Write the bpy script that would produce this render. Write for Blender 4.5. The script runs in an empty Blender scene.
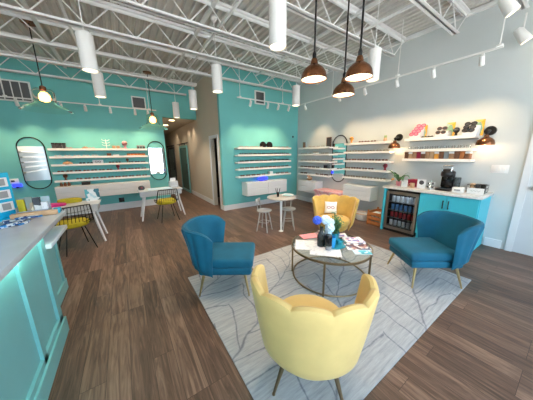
import bpy, bmesh, math, random
from mathutils import Vector, Matrix
random.seed(7)
PI = math.pi
S = bpy.context.scene
C = S.collection

# ------------------------------------------------------------------ materials
def mat(name, col, rough=.5, metal=0., sheen=0., emit=None, es=0., trans=0., var=0., vscale=8., bump=0., bscale=60., coat=0., ior=1.45, alpha=1.):
    m = bpy.data.materials.new(name); m.use_nodes = True
    nt = m.node_tree; b = nt.nodes['Principled BSDF']
    c = (*col, 1)
    b.inputs['Base Color'].default_value = c
    b.inputs['Roughness'].default_value = rough
    b.inputs['Metallic'].default_value = metal
    b.inputs['IOR'].default_value = ior
    b.inputs['Sheen Weight'].default_value = sheen
    b.inputs['Sheen Roughness'].default_value = .35
    b.inputs['Coat Weight'].default_value = coat
    b.inputs['Transmission Weight'].default_value = trans
    b.inputs['Alpha'].default_value = alpha
    if emit:
        b.inputs['Emission Color'].default_value = (*emit, 1); b.inputs['Emission Strength'].default_value = es
    if var or bump:
        tc = nt.nodes.new('ShaderNodeTexCoord')
    if var:
        n = nt.nodes.new('ShaderNodeTexNoise'); n.inputs['Scale'].default_value = vscale; n.inputs['Detail'].default_value = 4
        r = nt.nodes.new('ShaderNodeValToRGB')
        r.color_ramp.elements[0].position = .3; r.color_ramp.elements[1].position = .7
        r.color_ramp.elements[0].color = (*[max(0, x*(1-var)) for x in col], 1)
        r.color_ramp.elements[1].color = (*[min(1, x*(1+var)) for x in col], 1)
        nt.links.new(tc.outputs['Object'], n.inputs['Vector']); nt.links.new(n.outputs['Fac'], r.inputs['Fac'])
        nt.links.new(r.outputs['Color'], b.inputs['Base Color'])
    if bump:
        n2 = nt.nodes.new('ShaderNodeTexNoise'); n2.inputs['Scale'].default_value = bscale
        bp = nt.nodes.new('ShaderNodeBump'); bp.inputs['Strength'].default_value = bump; bp.inputs['Distance'].default_value = .01
        nt.links.new(tc.outputs['Object'], n2.inputs['Vector']); nt.links.new(n2.outputs['Fac'], bp.inputs['Height'])
        nt.links.new(bp.outputs['Normal'], b.inputs['Normal'])
    return m

M = {}
def D(k, *a, **kw): M[k] = mat(k, *a, **kw); return M[k]
D('wall_grey', (.60, .645, .65), .85, var=.02, vscale=2, bump=.05, bscale=200)
D('wall_beige', (.60, .54, .45), .85, var=.02, vscale=2)
D('wall_teal', (.17, .54, .53), .8, var=.03, vscale=2, bump=.05, bscale=200)
D('deck', (.62, .61, .58), .6, metal=0, var=.06, vscale=3)
D('steel', (.84, .85, .85), .5, var=.04)
D('white', (.82, .82, .80), .45, var=.01)
D('white_gloss', (.82, .83, .83), .22)
D('shelf_white', (.93, .90, .84), .4)
D('trim_white', (.76, .78, .80), .4)
D('door_white', (.66, .69, .72), .4, var=.01)
D('turq', (.06, .52, .64), .38, var=.02)
D('turq_counter', (.20, .50, .52), .4, var=.02)
D('worktop', (.80, .86, .93), .22, var=.04, vscale=5)
D('worktop_speck', (.72, .70, .66), .2, var=.12, vscale=40)
D('black', (.012, .012, .013), .4)
D('black_gloss', (.008, .008, .01), .12)
D('black_metal', (.02, .022, .022), .38, metal=.7)
D('brass', (.52, .40, .20), .28, metal=1.)
D('brass_dark', (.26, .20, .12), .35, metal=.9)
D('copper', (.30, .125, .06), .26, metal=1., var=.15, vscale=12)
D('chrome', (.75, .76, .77), .15, metal=1.)
D('grey_steel', (.36, .34, .32), .35, metal=.9, var=.08)
D('mirror', (.93, .94, .94), .01, metal=1.)
D('blue_velvet', (.0, .105, .185), .75, sheen=.1, var=.15, vscale=5, bump=.1, bscale=250)
D('yellow_velvet', (.72, .52, .20), .8, sheen=.2, var=.07, vscale=5, bump=.1, bscale=250)
D('gold_velvet', (.62, .40, .10), .8, sheen=.3, var=.12, vscale=6, bump=.1, bscale=250)
D('cushion_yellow', (.44, .37, .015), .8, var=.12, vscale=12)
D('magenta', (.60, .02, .20), .6)
D('pink', (.80, .30, .34), .6, var=.06)
D('pink_deep', (.80, .08, .20), .4)
D('lens_lit', (1, .9, .75), .4, emit=(1., .80, .50), es=2.6)
D('lens_warm', (1, .9, .75), .4, emit=(1., .74, .42), es=3.)
D('filament', (1, .6, .2), .4, emit=(1., .42, .10), es=8.)
D('shade_inner', (.85, .75, .6), .5)
D('glass', (.97, .99, .99), .02, trans=1., ior=1.45)
D('glass_amber', (.93, .86, .74), .05, trans=1., ior=1.07)
D('glass_dark', (.10, .13, .14), .04, trans=.75, ior=1.4)
D('glass_teal', (.08, .55, .68), .05, trans=.6, ior=1.4)
D('glass_blue', (.04, .42, .85), .08, trans=.25, ior=1.4)
D('acrylic_blue', (.02, .50, .80), .2, coat=.3)
D('paper', (.80, .81, .82), .7, var=.03)
D('tan', (.56, .36, .20), .6, var=.12, vscale=12)
D('wood_orange', (.48, .17, .05), .5, var=.2, vscale=14)
D('basket_white', (.74, .72, .68), .8, var=.1, vscale=50)
D('green', (.05, .17, .06), .55, var=.35, vscale=20)
D('green_soft', (.28, .40, .18), .6)
D('terracotta', (.55, .22, .14), .6)
D('petal_blue', (.05, .12, .70), .7, var=.2, vscale=30)
D('petal_pale', (.62, .80, .88), .7, var=.08, vscale=30)
D('orange', (.85, .38, .06), .5)
D('red_dark', (.32, .02, .05), .45, var=.1)
D('brown', (.20, .09, .045), .6, var=.25, vscale=30)
D('brown_light', (.46, .26, .14), .6, var=.2, vscale=30)
D('charcoal', (.06, .06, .065), .5)
D('grey', (.32, .33, .34), .5, var=.1)
D('vent_grey', (.10, .105, .11), .5)
D('can_red', (.45, .04, .05), .3, metal=.3)
D('can_white', (.70, .74, .78), .3, metal=.3)
D('can_blue', (.10, .25, .50), .3, metal=.3)
D('led_blue', (.02, .02, .4), .4, emit=(.02, .03, 1.), es=2.6)
D('led_mint', (.6, 1, .9), .4, emit=(.55, 1., .80), es=1.2)
D('shadow_grey', (.16, .17, .18), .6)
D('knob_grey', (.35, .36, .37), .3, metal=.5)
D('grey_paint', (.42, .42, .41), .4)
D('table_top', (.46, .42, .38), .35, var=.05)
D('desk_grey', (.54, .55, .56), .35, var=.02)
D('skin_tan', (.62, .36, .22), .6)
D('door_glass', (.18, .36, .34), .15, trans=.35, ior=1.3)

def nodes(m):
    nt = m.node_tree
    return nt, nt.nodes['Principled BSDF'], nt.nodes.new, nt.links.new

def math_node(nt, op, a, b=None, c=None):
    n = nt.nodes.new('ShaderNodeMath'); n.operation = op
    for i, v in enumerate((a, b, c)):
        if v is None: continue
        if isinstance(v, (int, float)): n.inputs[i].default_value = v
        else: nt.links.new(v, n.inputs[i])
    return n.outputs[0]

def wood_floor():
    m = mat('plank_floor', (.2, .1, .06), .42)
    nt, b, N, L = nodes(m)
    tc = N('ShaderNodeTexCoord'); mp = N('ShaderNodeMapping'); mp.inputs['Rotation'].default_value = (0, 0, PI/2)
    L(tc.outputs['Object'], mp.inputs['Vector'])
    br = N('ShaderNodeTexBrick'); br.offset = .37; br.offset_frequency = 3; br.squash = 1
    br.inputs['Scale'].default_value = 1; br.inputs['Brick Width'].default_value = 1.22; br.inputs['Row Height'].default_value = .152
    br.inputs['Mortar Size'].default_value = .0016; br.inputs['Mortar Smooth'].default_value = .2; br.inputs['Bias'].default_value = 0
    br.inputs['Color1'].default_value = (0, 0, 0, 1); br.inputs['Color2'].default_value = (1, 1, 1, 1); br.inputs['Mortar'].default_value = (.5, .5, .5, 1)
    L(mp.outputs['Vector'], br.inputs['Vector'])
    rp = N('ShaderNodeValToRGB')
    rp.color_ramp.elements[0].color = (.055, .032, .022, 1); rp.color_ramp.elements[1].color = (.265, .165, .115, 1)
    e = rp.color_ramp.elements.new(.5); e.color = (.135, .078, .052, 1)
    # grain, shifted per plank
    sep = N('ShaderNodeSeparateXYZ'); L(mp.outputs['Vector'], sep.inputs[0])
    cmb = N('ShaderNodeCombineXYZ')
    L(math_node(nt, 'MULTIPLY', sep.outputs[0], 2.2), cmb.inputs[0]); L(math_node(nt, 'MULTIPLY', sep.outputs[1], 26.), cmb.inputs[1])
    L(math_node(nt, 'MULTIPLY', br.outputs['Color'], 9.), cmb.inputs[2])
    n1 = N('ShaderNodeTexNoise'); n1.inputs['Scale'].default_value = 1.; n1.inputs['Detail'].default_value = 7; n1.inputs['Roughness'].default_value = .62; n1.inputs['Distortion'].default_value = 1.2
    L(cmb.outputs[0], n1.inputs['Vector'])
    f = math_node(nt, 'MULTIPLY_ADD', n1.outputs['Fac'], 2.3, -.88)
    f2 = math_node(nt, 'MULTIPLY_ADD', br.outputs['Color'], .42, f)
    L(f2, rp.inputs['Fac'])
    mx = N('ShaderNodeMixRGB'); mx.blend_type = 'MULTIPLY'
    L(br.outputs['Fac'], mx.inputs['Fac']); L(rp.outputs['Color'], mx.inputs['Color1']); mx.inputs['Color2'].default_value = (.3, .3, .3, 1)
    L(mx.outputs['Color'], b.inputs['Base Color'])
    L(math_node(nt, 'MULTIPLY_ADD', n1.outputs['Fac'], .25, .30), b.inputs['Roughness'])
    bp = N('ShaderNodeBump'); bp.inputs['Strength'].default_value = .25; bp.inputs['Distance'].default_value = .003
    L(n1.outputs['Fac'], bp.inputs['Height']); L(bp.outputs['Normal'], b.inputs['Normal'])
    return m
M['floor'] = wood_floor()

def rug_mat():
    m = mat('rug_pile', (.6, .62, .64), .95, sheen=.2)
    nt, b, N, L = nodes(m)
    tc = N('ShaderNodeTexCoord')
    nd = N('ShaderNodeTexNoise'); nd.inputs['Scale'].default_value = 1.6; nd.inputs['Detail'].default_value = 2
    L(tc.outputs['Object'], nd.inputs['Vector'])
    ad = N('ShaderNodeMixRGB'); ad.blend_type = 'ADD'; ad.inputs['Fac'].default_value = .30
    L(tc.outputs['Object'], ad.inputs['Color1']); L(nd.outputs['Color'], ad.inputs['Color2'])
    mp = N('ShaderNodeMapping'); mp.inputs['Rotation'].default_value = (0, 0, .95); L(ad.outputs['Color'], mp.inputs['Vector'])
    sp = N('ShaderNodeSeparateXYZ'); L(mp.outputs['Vector'], sp.inputs[0])
    U, W = .78, .34
    un = math_node(nt, 'DIVIDE', sp.outputs[0], U)
    cell = math_node(nt, 'ROUND', un)
    du = math_node(nt, 'SUBTRACT', un, cell)                       # -.5 .. .5 from the stem
    au = math_node(nt, 'MULTIPLY', math_node(nt, 'ABSOLUTE', du), U)
    side = math_node(nt, 'GREATER_THAN', du, 0.)
    off = math_node(nt, 'ADD', math_node(nt, 'MULTIPLY', cell, .137), math_node(nt, 'MULTIPLY', side, .16))
    br = math_node(nt, 'MULTIPLY', math_node(nt, 'POWER', au, .8), 1.05)
    w = math_node(nt, 'DIVIDE', math_node(nt, 'ADD', math_node(nt, 'SUBTRACT', sp.outputs[1], br), off), W)
    dw = math_node(nt, 'MULTIPLY', math_node(nt, 'ABSOLUTE', math_node(nt, 'SUBTRACT', w, math_node(nt, 'ROUND', w))), W*.72)
    nl = N('ShaderNodeTexNoise'); nl.inputs['Scale'].default_value = 26; nl.inputs['Detail'].default_value = 3
    L(tc.outputs['Object'], nl.inputs['Vector'])
    d = math_node(nt, 'ADD', math_node(nt, 'MINIMUM', dw, au), math_node(nt, 'MULTIPLY_ADD', nl.outputs['Fac'], .020, -.010))
    rp = N('ShaderNodeValToRGB'); rp.color_ramp.elements[0].position = .0; rp.color_ramp.elements[0].color = (1, 1, 1, 1)
    rp.color_ramp.elements[1].position = .013; rp.color_ramp.elements[1].color = (0, 0, 0, 1)
    L(d, rp.inputs['Fac'])
    mp2 = N('ShaderNodeMapping'); mp2.inputs['Scale'].default_value = (4, 45, 1); L(tc.outputs['Object'], mp2.inputs['Vector'])
    n2 = N('ShaderNodeTexNoise'); n2.inputs['Scale'].default_value = 1; n2.inputs['Detail'].default_value = 6; n2.inputs['Roughness'].default_value = .7
    L(mp2.outputs['Vector'], n2.inputs['Vector'])
    cr = N('ShaderNodeValToRGB'); cr.color_ramp.elements[0].position = .3; cr.color_ramp.elements[1].position = .68
    cr.color_ramp.elements[0].color = (.27, .28, .29, 1); cr.color_ramp.elements[1].color = (.46, .47, .475, 1)
    L(n2.outputs['Fac'], cr.inputs['Fac'])
    mx = N('ShaderNodeMixRGB'); L(math_node(nt, 'MULTIPLY', rp.outputs['Color'], .75), mx.inputs['Fac'])
    L(cr.outputs['Color'], mx.inputs['Color1']); mx.inputs['Color2'].default_value = (.10, .115, .15, 1)
    L(mx.outputs['Color'], b.inputs['Base Color'])
    return m
M['rug'] = rug_mat()

def print_mat(name, cols, scale, rough=.5, seed=0.):
    """blotchy printed cover: cells of several inks"""
    m = mat(name, cols[0], rough)
    nt, b, N, L = nodes(m)
    tc = N('ShaderNodeTexCoord'); v = N('ShaderNodeTexVoronoi'); v.inputs['Scale'].default_value = scale
    mp = N('ShaderNodeMapping'); mp.inputs['Location'].default_value = (seed, seed*.7, 0)
    L(tc.outputs['Object'], mp.inputs['Vector']); L(mp.outputs['Vector'], v.inputs['Vector'])
    sx = N('ShaderNodeSeparateXYZ'); L(v.outputs['Color'], sx.inputs[0])
    cr = N('ShaderNodeValToRGB'); cr.color_ramp.interpolation = 'CONSTANT'
    els = cr.color_ramp.elements
    els[0].color = (*cols[0], 1); els[0].position = 0
    els[1].color = (*cols[1], 1); els[1].position = 1/len(cols)
    for i in range(2, len(cols)):
        e = els.new(i/len(cols)); e.color = (*cols[i], 1)
    L(sx.outputs[0], cr.inputs['Fac']); L(cr.outputs['Color'], b.inputs['Base Color'])
    return m
M['mag_a'] = print_mat('magazine_print_brown', [(.7, .7, .7), (.12, .05, .06), (.45, .25, .22), (.8, .8, .85), (.1, .12, .2)], 22)
M['mag_b'] = print_mat('magazine_print_violet', [(.75, .75, .8), (.25, .22, .5), (.6, .35, .4), (.85, .85, .85)], 26, seed=3)
M['mag_c'] = print_mat('magazine_print_teal', [(.1, .5, .6), (.6, .8, .85), (.05, .3, .4)], 20, seed=5)
M['news'] = print_mat('newspaper_print', [(.78, .79, .80), (.74, .75, .77), (.70, .72, .75), (.80, .80, .80), (.76, .77, .78), (.62, .64, .68)], 40, .8, seed=1)
M['cloth_blue'] = print_mat('blue_patterned_cloth', [(.01, .10, .35), (.02, .22, .55), (.70, .80, .88), (.01, .06, .22)], 30, .8, seed=2)
M['brochure_mix'] = print_mat('brochure_print', [(.75, .75, .75), (.35, .28, .2), (.2, .25, .22), (.8, .7, .5)], 18, seed=4)
M['brochure_dark'] = print_mat('brochure_dark_print', [(.04, .05, .06), (.1, .12, .14), (.6, .62, .6)], 14, seed=6)
M['teal_print'] = print_mat('teal_triangle_print', [(.05, .2, .25), (.5, .7, .75), (.1, .4, .45), (.8, .85, .85)], 14, seed=9)

# ------------------------------------------------------------------ mesh builder
class MB:
    def __init__(s): s.bm = bmesh.new()
    def _new(s, fn):
        before = set(s.bm.verts); fn(); return [v for v in s.bm.verts if v not in before]
    def box(s, x0, x1, y0, y1, z0, z1, bev=0., seg=2):
        b2 = bmesh.new(); bmesh.ops.create_cube(b2, size=1)
        for v in b2.verts:
            v.co = Vector(((x0+x1)/2+v.co.x*(x1-x0), (y0+y1)/2+v.co.y*(y1-y0), (z0+z1)/2+v.co.z*(z1-z0)))
        if bev: bmesh.ops.bevel(b2, geom=list(b2.edges), offset=bev, segments=seg, affect='EDGES', profile=.5)
        s.merge(b2); return s
    def merge(s, b2, mx=None):
        if mx: bmesh.ops.transform(b2, matrix=mx, verts=b2.verts)
        me = bpy.data.meshes.new('t'); b2.to_mesh(me); b2.free(); s.bm.from_mesh(me); bpy.data.meshes.remove(me); return s
    def tube(s, pts, r, n=10, cap=True, closed=False):
        pts = [Vector(p) for p in pts]; k = len(pts)
        rs = r if isinstance(r, (list, tuple)) else [r]*k
        rings = []; up = None
        for i, p in enumerate(pts):
            if closed: t = pts[(i+1) % k]-pts[i-1]
            else: t = pts[min(i+1, k-1)]-pts[max(i-1, 0)]
            t.normalize()
            if up is None:
                up = Vector((0, 0, 1)) if abs(t.z) < .9 else Vector((1, 0, 0))
            a = t.cross(up).normalized(); u = a.cross(t).normalized(); up = u
            rings.append([s.bm.verts.new(p+a*math.cos(2*PI*j/n)*rs[i]+u*math.sin(2*PI*j/n)*rs[i]) for j in range(n)])
        for i in range(k if closed else k-1):
            A, B = rings[i], rings[(i+1) % k]
            for j in range(n): s.bm.faces.new((A[j], A[(j+1) % n], B[(j+1) % n], B[j]))
        if cap and not closed:
            s.bm.faces.new(rings[0][::-1]); s.bm.faces.new(rings[-1])
        return s
    def lathe(s, prof, c=(0, 0, 0), n=28, axis='z', caps=True):
        c = Vector(c); rings = []
        def P(r, h, a):
            x, y = r*math.cos(a), r*math.sin(a)
            return c+(Vector((x, y, h)) if axis == 'z' else Vector((h, x, y)) if axis == 'x' else Vector((x, h, y)))
        for r, h in prof:
            rings.append([s.bm.verts.new(P(max(r, 1e-4), h, 2*PI*j/n)) for j in range(n)])
        for A, B in zip(rings, rings[1:]):
            for j in range(n): s.bm.faces.new((A[j], A[(j+1) % n], B[(j+1) % n], B[j]))
        if caps:
            s.bm.faces.new(rings[0][::-1]); s.bm.faces.new(rings[-1])
        return s
    def prism(s, poly, z0, z1, mx=None):
        b2 = bmesh.new()
        A = [b2.verts.new((x, y, z0)) for x, y in poly]; B = [b2.verts.new((x, y, z1)) for x, y in poly]
        n = len(poly)
        b2.faces.new(A[::-1]); b2.faces.new(B)
        for j in range(n): b2.faces.new((A[j], A[(j+1) % n], B[(j+1) % n], B[j]))
        return s.merge(b2, mx)
    def sphere(s, c, r, sc=(1, 1, 1), sub=2):
        b2 = bmesh.new(); bmesh.ops.create_icosphere(b2, subdivisions=sub, radius=r)
        return s.merge(b2, Matrix.Translation(c) @ Matrix.Diagonal((*sc, 1)))
    def quad(s, *pts):
        s.bm.faces.new([s.bm.verts.new(p) for p in pts]); return s
    def xf(s, mx): bmesh.ops.transform(s.bm, matrix=mx, verts=s.bm.verts); return s
    def build(s, name, m, parent=None, loc=(0, 0, 0), rz=0, smooth=True, sub=0, ang=40):
        bmesh.ops.recalc_face_normals(s.bm, faces=s.bm.faces)
        me = bpy.data.meshes.new(name); s.bm.to_mesh(me); s.bm.free()
        me.materials.append(M[m] if isinstance(m, str) else m)
        if smooth:
            for p in me.polygons: p.use_smooth = True
            me.set_sharp_from_angle(angle=math.radians(ang))
        o = bpy.data.objects.new(name, me); C.objects.link(o)
        o.location = loc; o.rotation_euler = (0, 0, rz)
        if parent: o.parent = parent
        if sub:
            md = o.modifiers.new('Subdivision', 'SUBSURF'); md.levels = sub; md.render_levels = sub
        return o

def tag(o, label, cat, group=None, kind=None):
    if label: o['label'] = label
    if cat: o['category'] = cat
    if group: o['group'] = group
    if kind: o['kind'] = kind
    return o
def thing(name, label, cat, loc=(0, 0, 0), rz=0, group=None):
    o = bpy.data.objects.new(name, None); C.objects.link(o); o.location = loc; o.rotation_euler = (0, 0, rz)
    o.empty_display_size = .1
    return tag(o, label, cat, group)
def struct(o): o['kind'] = 'structure'; return o
KIDS = {}
def dup(root, loc, rz=None, label=None, group=None):
    def cp(o, parent):
        c = o.copy(); C.objects.link(c)
        if parent: c.parent = parent
        for ch in [x for x in o.children]: cp(ch, c)
        return c
    r = cp(root, None); r.location = loc
    if rz is not None: r.rotation_euler = (0, 0, rz)
    if label: r['label'] = label
    if group: r['group'] = group
    return r
def Rz(a): return Matrix.Rotation(a, 4, 'Z')
def T(*v): return Matrix.Translation(v)

# ------------------------------------------------------------------ setting
XR, YB, YBL, XH, ZC = 5.08, 7.75, 5.65, 2.3, 3.85      # right wall, back wall, teal block face, hall wall, deck
XL, YF = -3.6, -1.8                                    # left wall, front (window) wall
XHL = 1.22                                             # left side of the hall mouth
struct(MB().box(XL-.2, XR+.2, YF-.2, 15.2, -.2, 0).build('floor', 'floor', smooth=False))
# corrugated metal deck ceiling, ribs run front to back
def deck():
    m = MB(); bm = m.bm; x = XL-.1; rows = []
    while x < XR+.1:
        for dx, z in ((0, 0), (.045, 0), (.06, .038), (.105, .038)): rows.append((x+dx, z))
        x += .12
    A = [bm.verts.new((x, YF-.1, ZC+z)) for x, z in rows]; B = [bm.verts.new((x, YB+.1, ZC+z)) for x, z in rows]
    A2 = [bm.verts.new((x, YF-.1, ZC+.12)) for x, z in (rows[0], rows[-1])]; B2 = [bm.verts.new((x, YB+.1, ZC+.12)) for x, z in (rows[0], rows[-1])]
    for i in range(len(rows)-1): bm.faces.new((A[i], A[i+1], B[i+1], B[i]))
    bm.faces.new((A2[0], A2[1], B2[1], B2[0]))
    bm.faces.new(A+[A2[1], A2[0]]); bm.faces.new(B+[B2[1], B2[0]])
    bm.faces.new((A[0], B[0], B2[0], A2[0])); bm.faces.new((A[-1], B[-1], B2[1], A2[1]))
    return m
struct(deck().build('ceiling', 'deck', smooth=False))
struct(MB().box(XHL-.1, XH, YB+.121, 15.1, 2.8, 2.9).build('ceiling_hall', 'wall_beige', smooth=False))
struct(MB().box(XR, XR+.15, YF-.15, YBL+2.2, 0, ZC).build('wall_right', 'wall_grey', smooth=False))
struct(MB().box(XL-.15, XL, YF-.15, YB+.12, 0, ZC).build('wall_left', 'wall_grey', smooth=False))
struct(MB().box(XL, XHL, YB, YB+.12, 0, ZC).box(XHL, XH, YB, YB+.12, 2.8, ZC).build('wall_back', 'wall_teal', smooth=False))
struct(MB().box(XH, XR, YBL, YBL+.12, 0, ZC).build('wall_alcove', 'wall_teal', smooth=False))
DW0, DW1 = 5.93, 6.50
struct(MB().box(XH+.001, XH+.12, YBL+.121, DW0, 0, ZC).box(XH+.001, XH+.12, DW1, 15, 0, ZC).box(XH+.001, XH+.12, DW0, DW1, 2.08, ZC).build('wall_hall', 'wall_beige', smooth=False))
struct(MB().box(XHL-.12, XHL, YB+.121, 15, 0, 2.8).build('wall_hall_left', 'wall_beige', smooth=False))
struct(MB().box(XHL-.12, XH+.12, 15.001, 15.1, 0, 2.9).build('wall_hall_end', 'wall_beige', smooth=False))
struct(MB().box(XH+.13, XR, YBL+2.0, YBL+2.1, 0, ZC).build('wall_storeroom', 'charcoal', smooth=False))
# front wall with big shop windows behind the camera
WZ0, WZ1 = .25, 3.2
wins = [(-3.3, -1.5), (-1.3, .5), (.7, 2.5), (2.7, 4.5)]
fw = MB().box(XL, XR, YF-.15, YF, 0, WZ0).box(XL, XR, YF-.15, YF, WZ1, ZC)
xs = [XL]+[a for w in wins for a in w]+[XR]
for a, b in zip(xs[0::2], xs[1::2]): fw.box(a, b, YF-.15, YF, WZ0, WZ1)
struct(fw.build('wall_front', 'wall_grey', smooth=False))
for i, (a, b) in enumerate(wins):
    f = MB()
    for q in ((a, a+.05, WZ0, WZ1), (b-.05, b, WZ0, WZ1), (a+.05, b-.05, WZ0, WZ0+.05), (a+.05, b-.05, WZ1-.05, WZ1)):
        f.box(q[0], q[1], YF-.11, YF-.04, q[2], q[3])
    f = struct(f.build('window_%d' % (i+1), 'charcoal', smooth=False))
    gm = mat('window_glass', (1, 1, 1), 0.0, trans=1., ior=1.0)
    MB().box(a+.05, b-.05, YF-.08, YF-.075, WZ0+.05, WZ1-.05).build('pane', gm, f, smooth=False)
    L = bpy.data.lights.new('window_portal', 'AREA'); L.shape = 'RECTANGLE'; L.size = b-a; L.size_y = WZ1-WZ0; L.cycles.is_portal = True
    lo = bpy.data.objects.new('window_portal', L); C.objects.link(lo); lo.location = ((a+b)/2, YF-.16, (WZ0+WZ1)/2); lo.rotation_euler = (PI/2, 0, 0)
# baseboards
def bb(name, x0, x1, y0, y1, h=.14):
    return struct(MB().box(x0, x1, y0, y1, 0, h).build(name, 'trim_white', smooth=False))
bb('baseboard_right', XR-.018, XR, 2.25, YBL-.02)
bb('baseboard_right_corner', XR-.018, XR, .56, .76)
bb('baseboard_alcove', XH, XR-.02, YBL-.018, YBL, .15)
bb('baseboard_back', XL, XHL, YB-.02, YB, .2)
bb('baseboard_hall', XH-.018, XH, DW1+.08, 9.1, .15)
bb('baseboard_hall_corner', XH-.018, XH, YBL, DW0-.08, .15)
bb('baseboard_left', XL, XL+.018, YF, YB-.02)
# door on the right wall
dr = struct(MB().box(XR-.02, XR+.02, -.50, .43, .01, 2.12).build('door_1', 'door_white', smooth=False))
MB().lathe([(.030, -.085), (.034, -.055), (.030, -.045), (.012, -.04), (.012, -.01), (.034, -.008), (.034, 0)], (XR-.02, .36, 1.05), axis='x').build('door_knob', 'knob_grey', dr)
struct(MB().box(XR-.03, XR, .43, .51, 0, 2.20).box(XR-.03, XR, -.58, -.50, 0, 2.20).box(XR-.03, XR, -.58, .51, 2.12, 2.20).build('trim_1', 'trim_white', smooth=False))
# casing round the opening in the beige wall, and its door standing open in the dark room
struct(MB().box(XH-.02, XH+.0, DW0-.08, DW0, 0, 2.16).box(XH-.02, XH, DW1, DW1+.08, 0, 2.16).box(XH-.02, XH, DW0, DW1, 2.08, 2.16).build('trim_2', 'trim_white', smooth=False))
# sliding glass doors down the hall
for i, (a, b) in enumerate(((9.2, 10.6), (11.9, 13.6))):
    d = struct(MB().box(XH-.07, XH-.03, a, a+.09, .02, 2.0).box(XH-.07, XH-.03, b-.09, b, .02, 2.0).box(XH-.07, XH-.03, a+.09, b-.09, .02, .12).box(XH-.07, XH-.03, a+.09, b-.09, 1.91, 2.0).build('door_%d' % (i+2), 'charcoal' if i else 'turq_counter', smooth=False))
    MB().box(XH-.055, XH-.045, a+.09, b-.09, .12, 1.91).build('pane', 'door_glass', d, smooth=False)
    MB().box(XH-.08, XH-.06, a-.25, b+.25, 2.06, 2.11).lathe([(.04, 0), (.04, .02)], (XH-.1, a+.2, 2.05), axis='x').lathe([(.04, 0), (.04, .02)], (XH-.1, b-.2, 2.05), axis='x').build('sliding_rail', 'black_metal', d)
    MB().tube([(XH-.10, a+.06, .85), (XH-.10, a+.06, 1.25)], .012).tube([(XH-.10, a+.06, .88), (XH-.07, a+.06, .88)], .008).tube([(XH-.10, a+.06, 1.22), (XH-.07, a+.06, 1.22)], .008).build('door_handle', 'black_metal', d)

# ------------------------------------------------------------------ roof steel
def joist(y, x0, x1, label):
    r = thing('steel_joist', label, 'joist', (0, y, 0), 0, 'open-web steel joists under the roof deck')
    zt, zb = ZC-.03, 3.45
    MB().box(x0, x1, -.055, -.008, zt-.006, zt+.028).box(x0, x1, .008, .055, zt-.006, zt+.028).box(x0, x1, -.014, -.008, zt-.045, zt).box(x0, x1, .008, .014, zt-.045, zt).build('top_chord', 'steel', r, smooth=False)
    MB().box(x0+.35, x1-.35, -.05, -.008, zb, zb+.006).box(x0+.35, x1-.35, .008, .05, zb, zb+.006).box(x0+.35, x1-.35, -.014, -.008, zb, zb+.045).box(x0+.35, x1-.35, .008, .014, zb, zb+.045).build('bottom_chord', 'steel', r, smooth=False)
    w = MB(); n = int((x1-x0-.7)/.3); st = (x1-x0-.7)/n
    pts = [(x0+.02, 0, zt-.02)]+[(x0+.35+i*st, 0, zb+.02 if i % 2 == 0 else zt-.02) for i in range(n+1)]+[(x1-.02, 0, zt-.02)]
    for a, b in zip(pts, pts[1:]): w.tube([a, b], .009, 6)
    w.build('web', 'steel', r)
    return r
names = {7.42: 'white open-web steel joist closest to the teal wall with the long shelves',
         6.38: 'white steel joist second from the long teal wall, ending at the beige hall wall',
         5.42: 'white steel joist just in front of the smaller teal wall and its air vent',
         4.43: 'white steel joist second in front of the smaller teal wall',
         3.52: 'white steel joist crossing the middle of the ceiling behind the copper pendants',
         2.48: 'white steel joist passing right behind the copper pendant cords',
         1.52: 'white steel joist at the upper edge of the view, near the copper pendants',
         .81: 'white steel joist at the top right corner above the two large spotlights'}
for y, lb in names.items(): joist(y, XL+.01 if True else 0, (XH if y > YBL else XR)-.01, lb)
struct(MB().box(XR-.06, XR, YF, YBL, ZC-.06, ZC-.0).build('trim_3', 'steel', smooth=False))
for i, (x, y0, y1) in enumerate(((1.42, YF, 7.7), (3.45, .2, YBL), (-.9, YF, 7.7))):
    struct(MB().box(x-.03, x+.03, y0, y1, ZC-.075, ZC-.038).build('trim_%d' % (i+4), 'steel', smooth=False))
for i, (x, z) in enumerate(((3.47, 3.50), (-.4, 3.50), (1.5, 3.5))):
    struct(MB().box(x-.015, x+.015, .5, 5.6, z, z+.03).build('trim_%d' % (i+7), 'steel', smooth=False))

# ------------------------------------------------------------------ lights in the room
def lamp(kind, loc, power, col=(1, .8, .58), size=.05, rot=None, aim=None, spot=None, blend=.6, parent=None):
    L = bpy.data.lights.new('lamp', kind); L.energy = power; L.color = col
    if kind == 'AREA': L.size = size
    else: L.shadow_soft_size = size
    if kind == 'SPOT': L.spot_size = spot; L.spot_blend = blend
    o = bpy.data.objects.new('lamp_light', L); C.objects.link(o); o.location = loc
    if aim: o.rotation_euler = (Vector(aim)-Vector(loc)).to_track_quat('-Z', 'Y').to_euler()
    if rot: o.rotation_euler = rot
    return o

# white cylinder pendants
def cyl_pendant(x, y, z, label, first=[None]):
    if first[0] is None:
        r = thing('cylinder_pendant_light', label, 'pendant lamp', (x, y, z), 0, 'white cylinder pendants')
        MB().lathe([(.085, -.21), (.09, -.21), (.09, .21), (.07, .215), (.0, .215)], n=32, caps=False).lathe([(.082, -.208), (.082, -.19)], n=32, caps=False).build('lamp_shade', 'white', r)
        MB().lathe([(0, -.192), (.083, -.192)], n=32, caps=False).build('lens', 'lens_lit', r)
        MB().tube([(0, 0, .21), (0, 0, ZC-.05-z)], .006, 8).build('stem', 'steel', r)
        MB().lathe([(.0, ZC-.08-z), (.02, ZC-.08-z), (.055, ZC-.04-z), (.055, ZC-.001-z), (0, ZC-.001-z)], n=20, caps=False).build('canopy', 'white', r)
        first[0] = r
    else: r = dup(first[0], (x, y, z), label=label)
    lamp('SPOT', (x, y, z-.225), 55, size=.07, rot=(0, 0, 0), spot=1.9, blend=.8)
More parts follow.
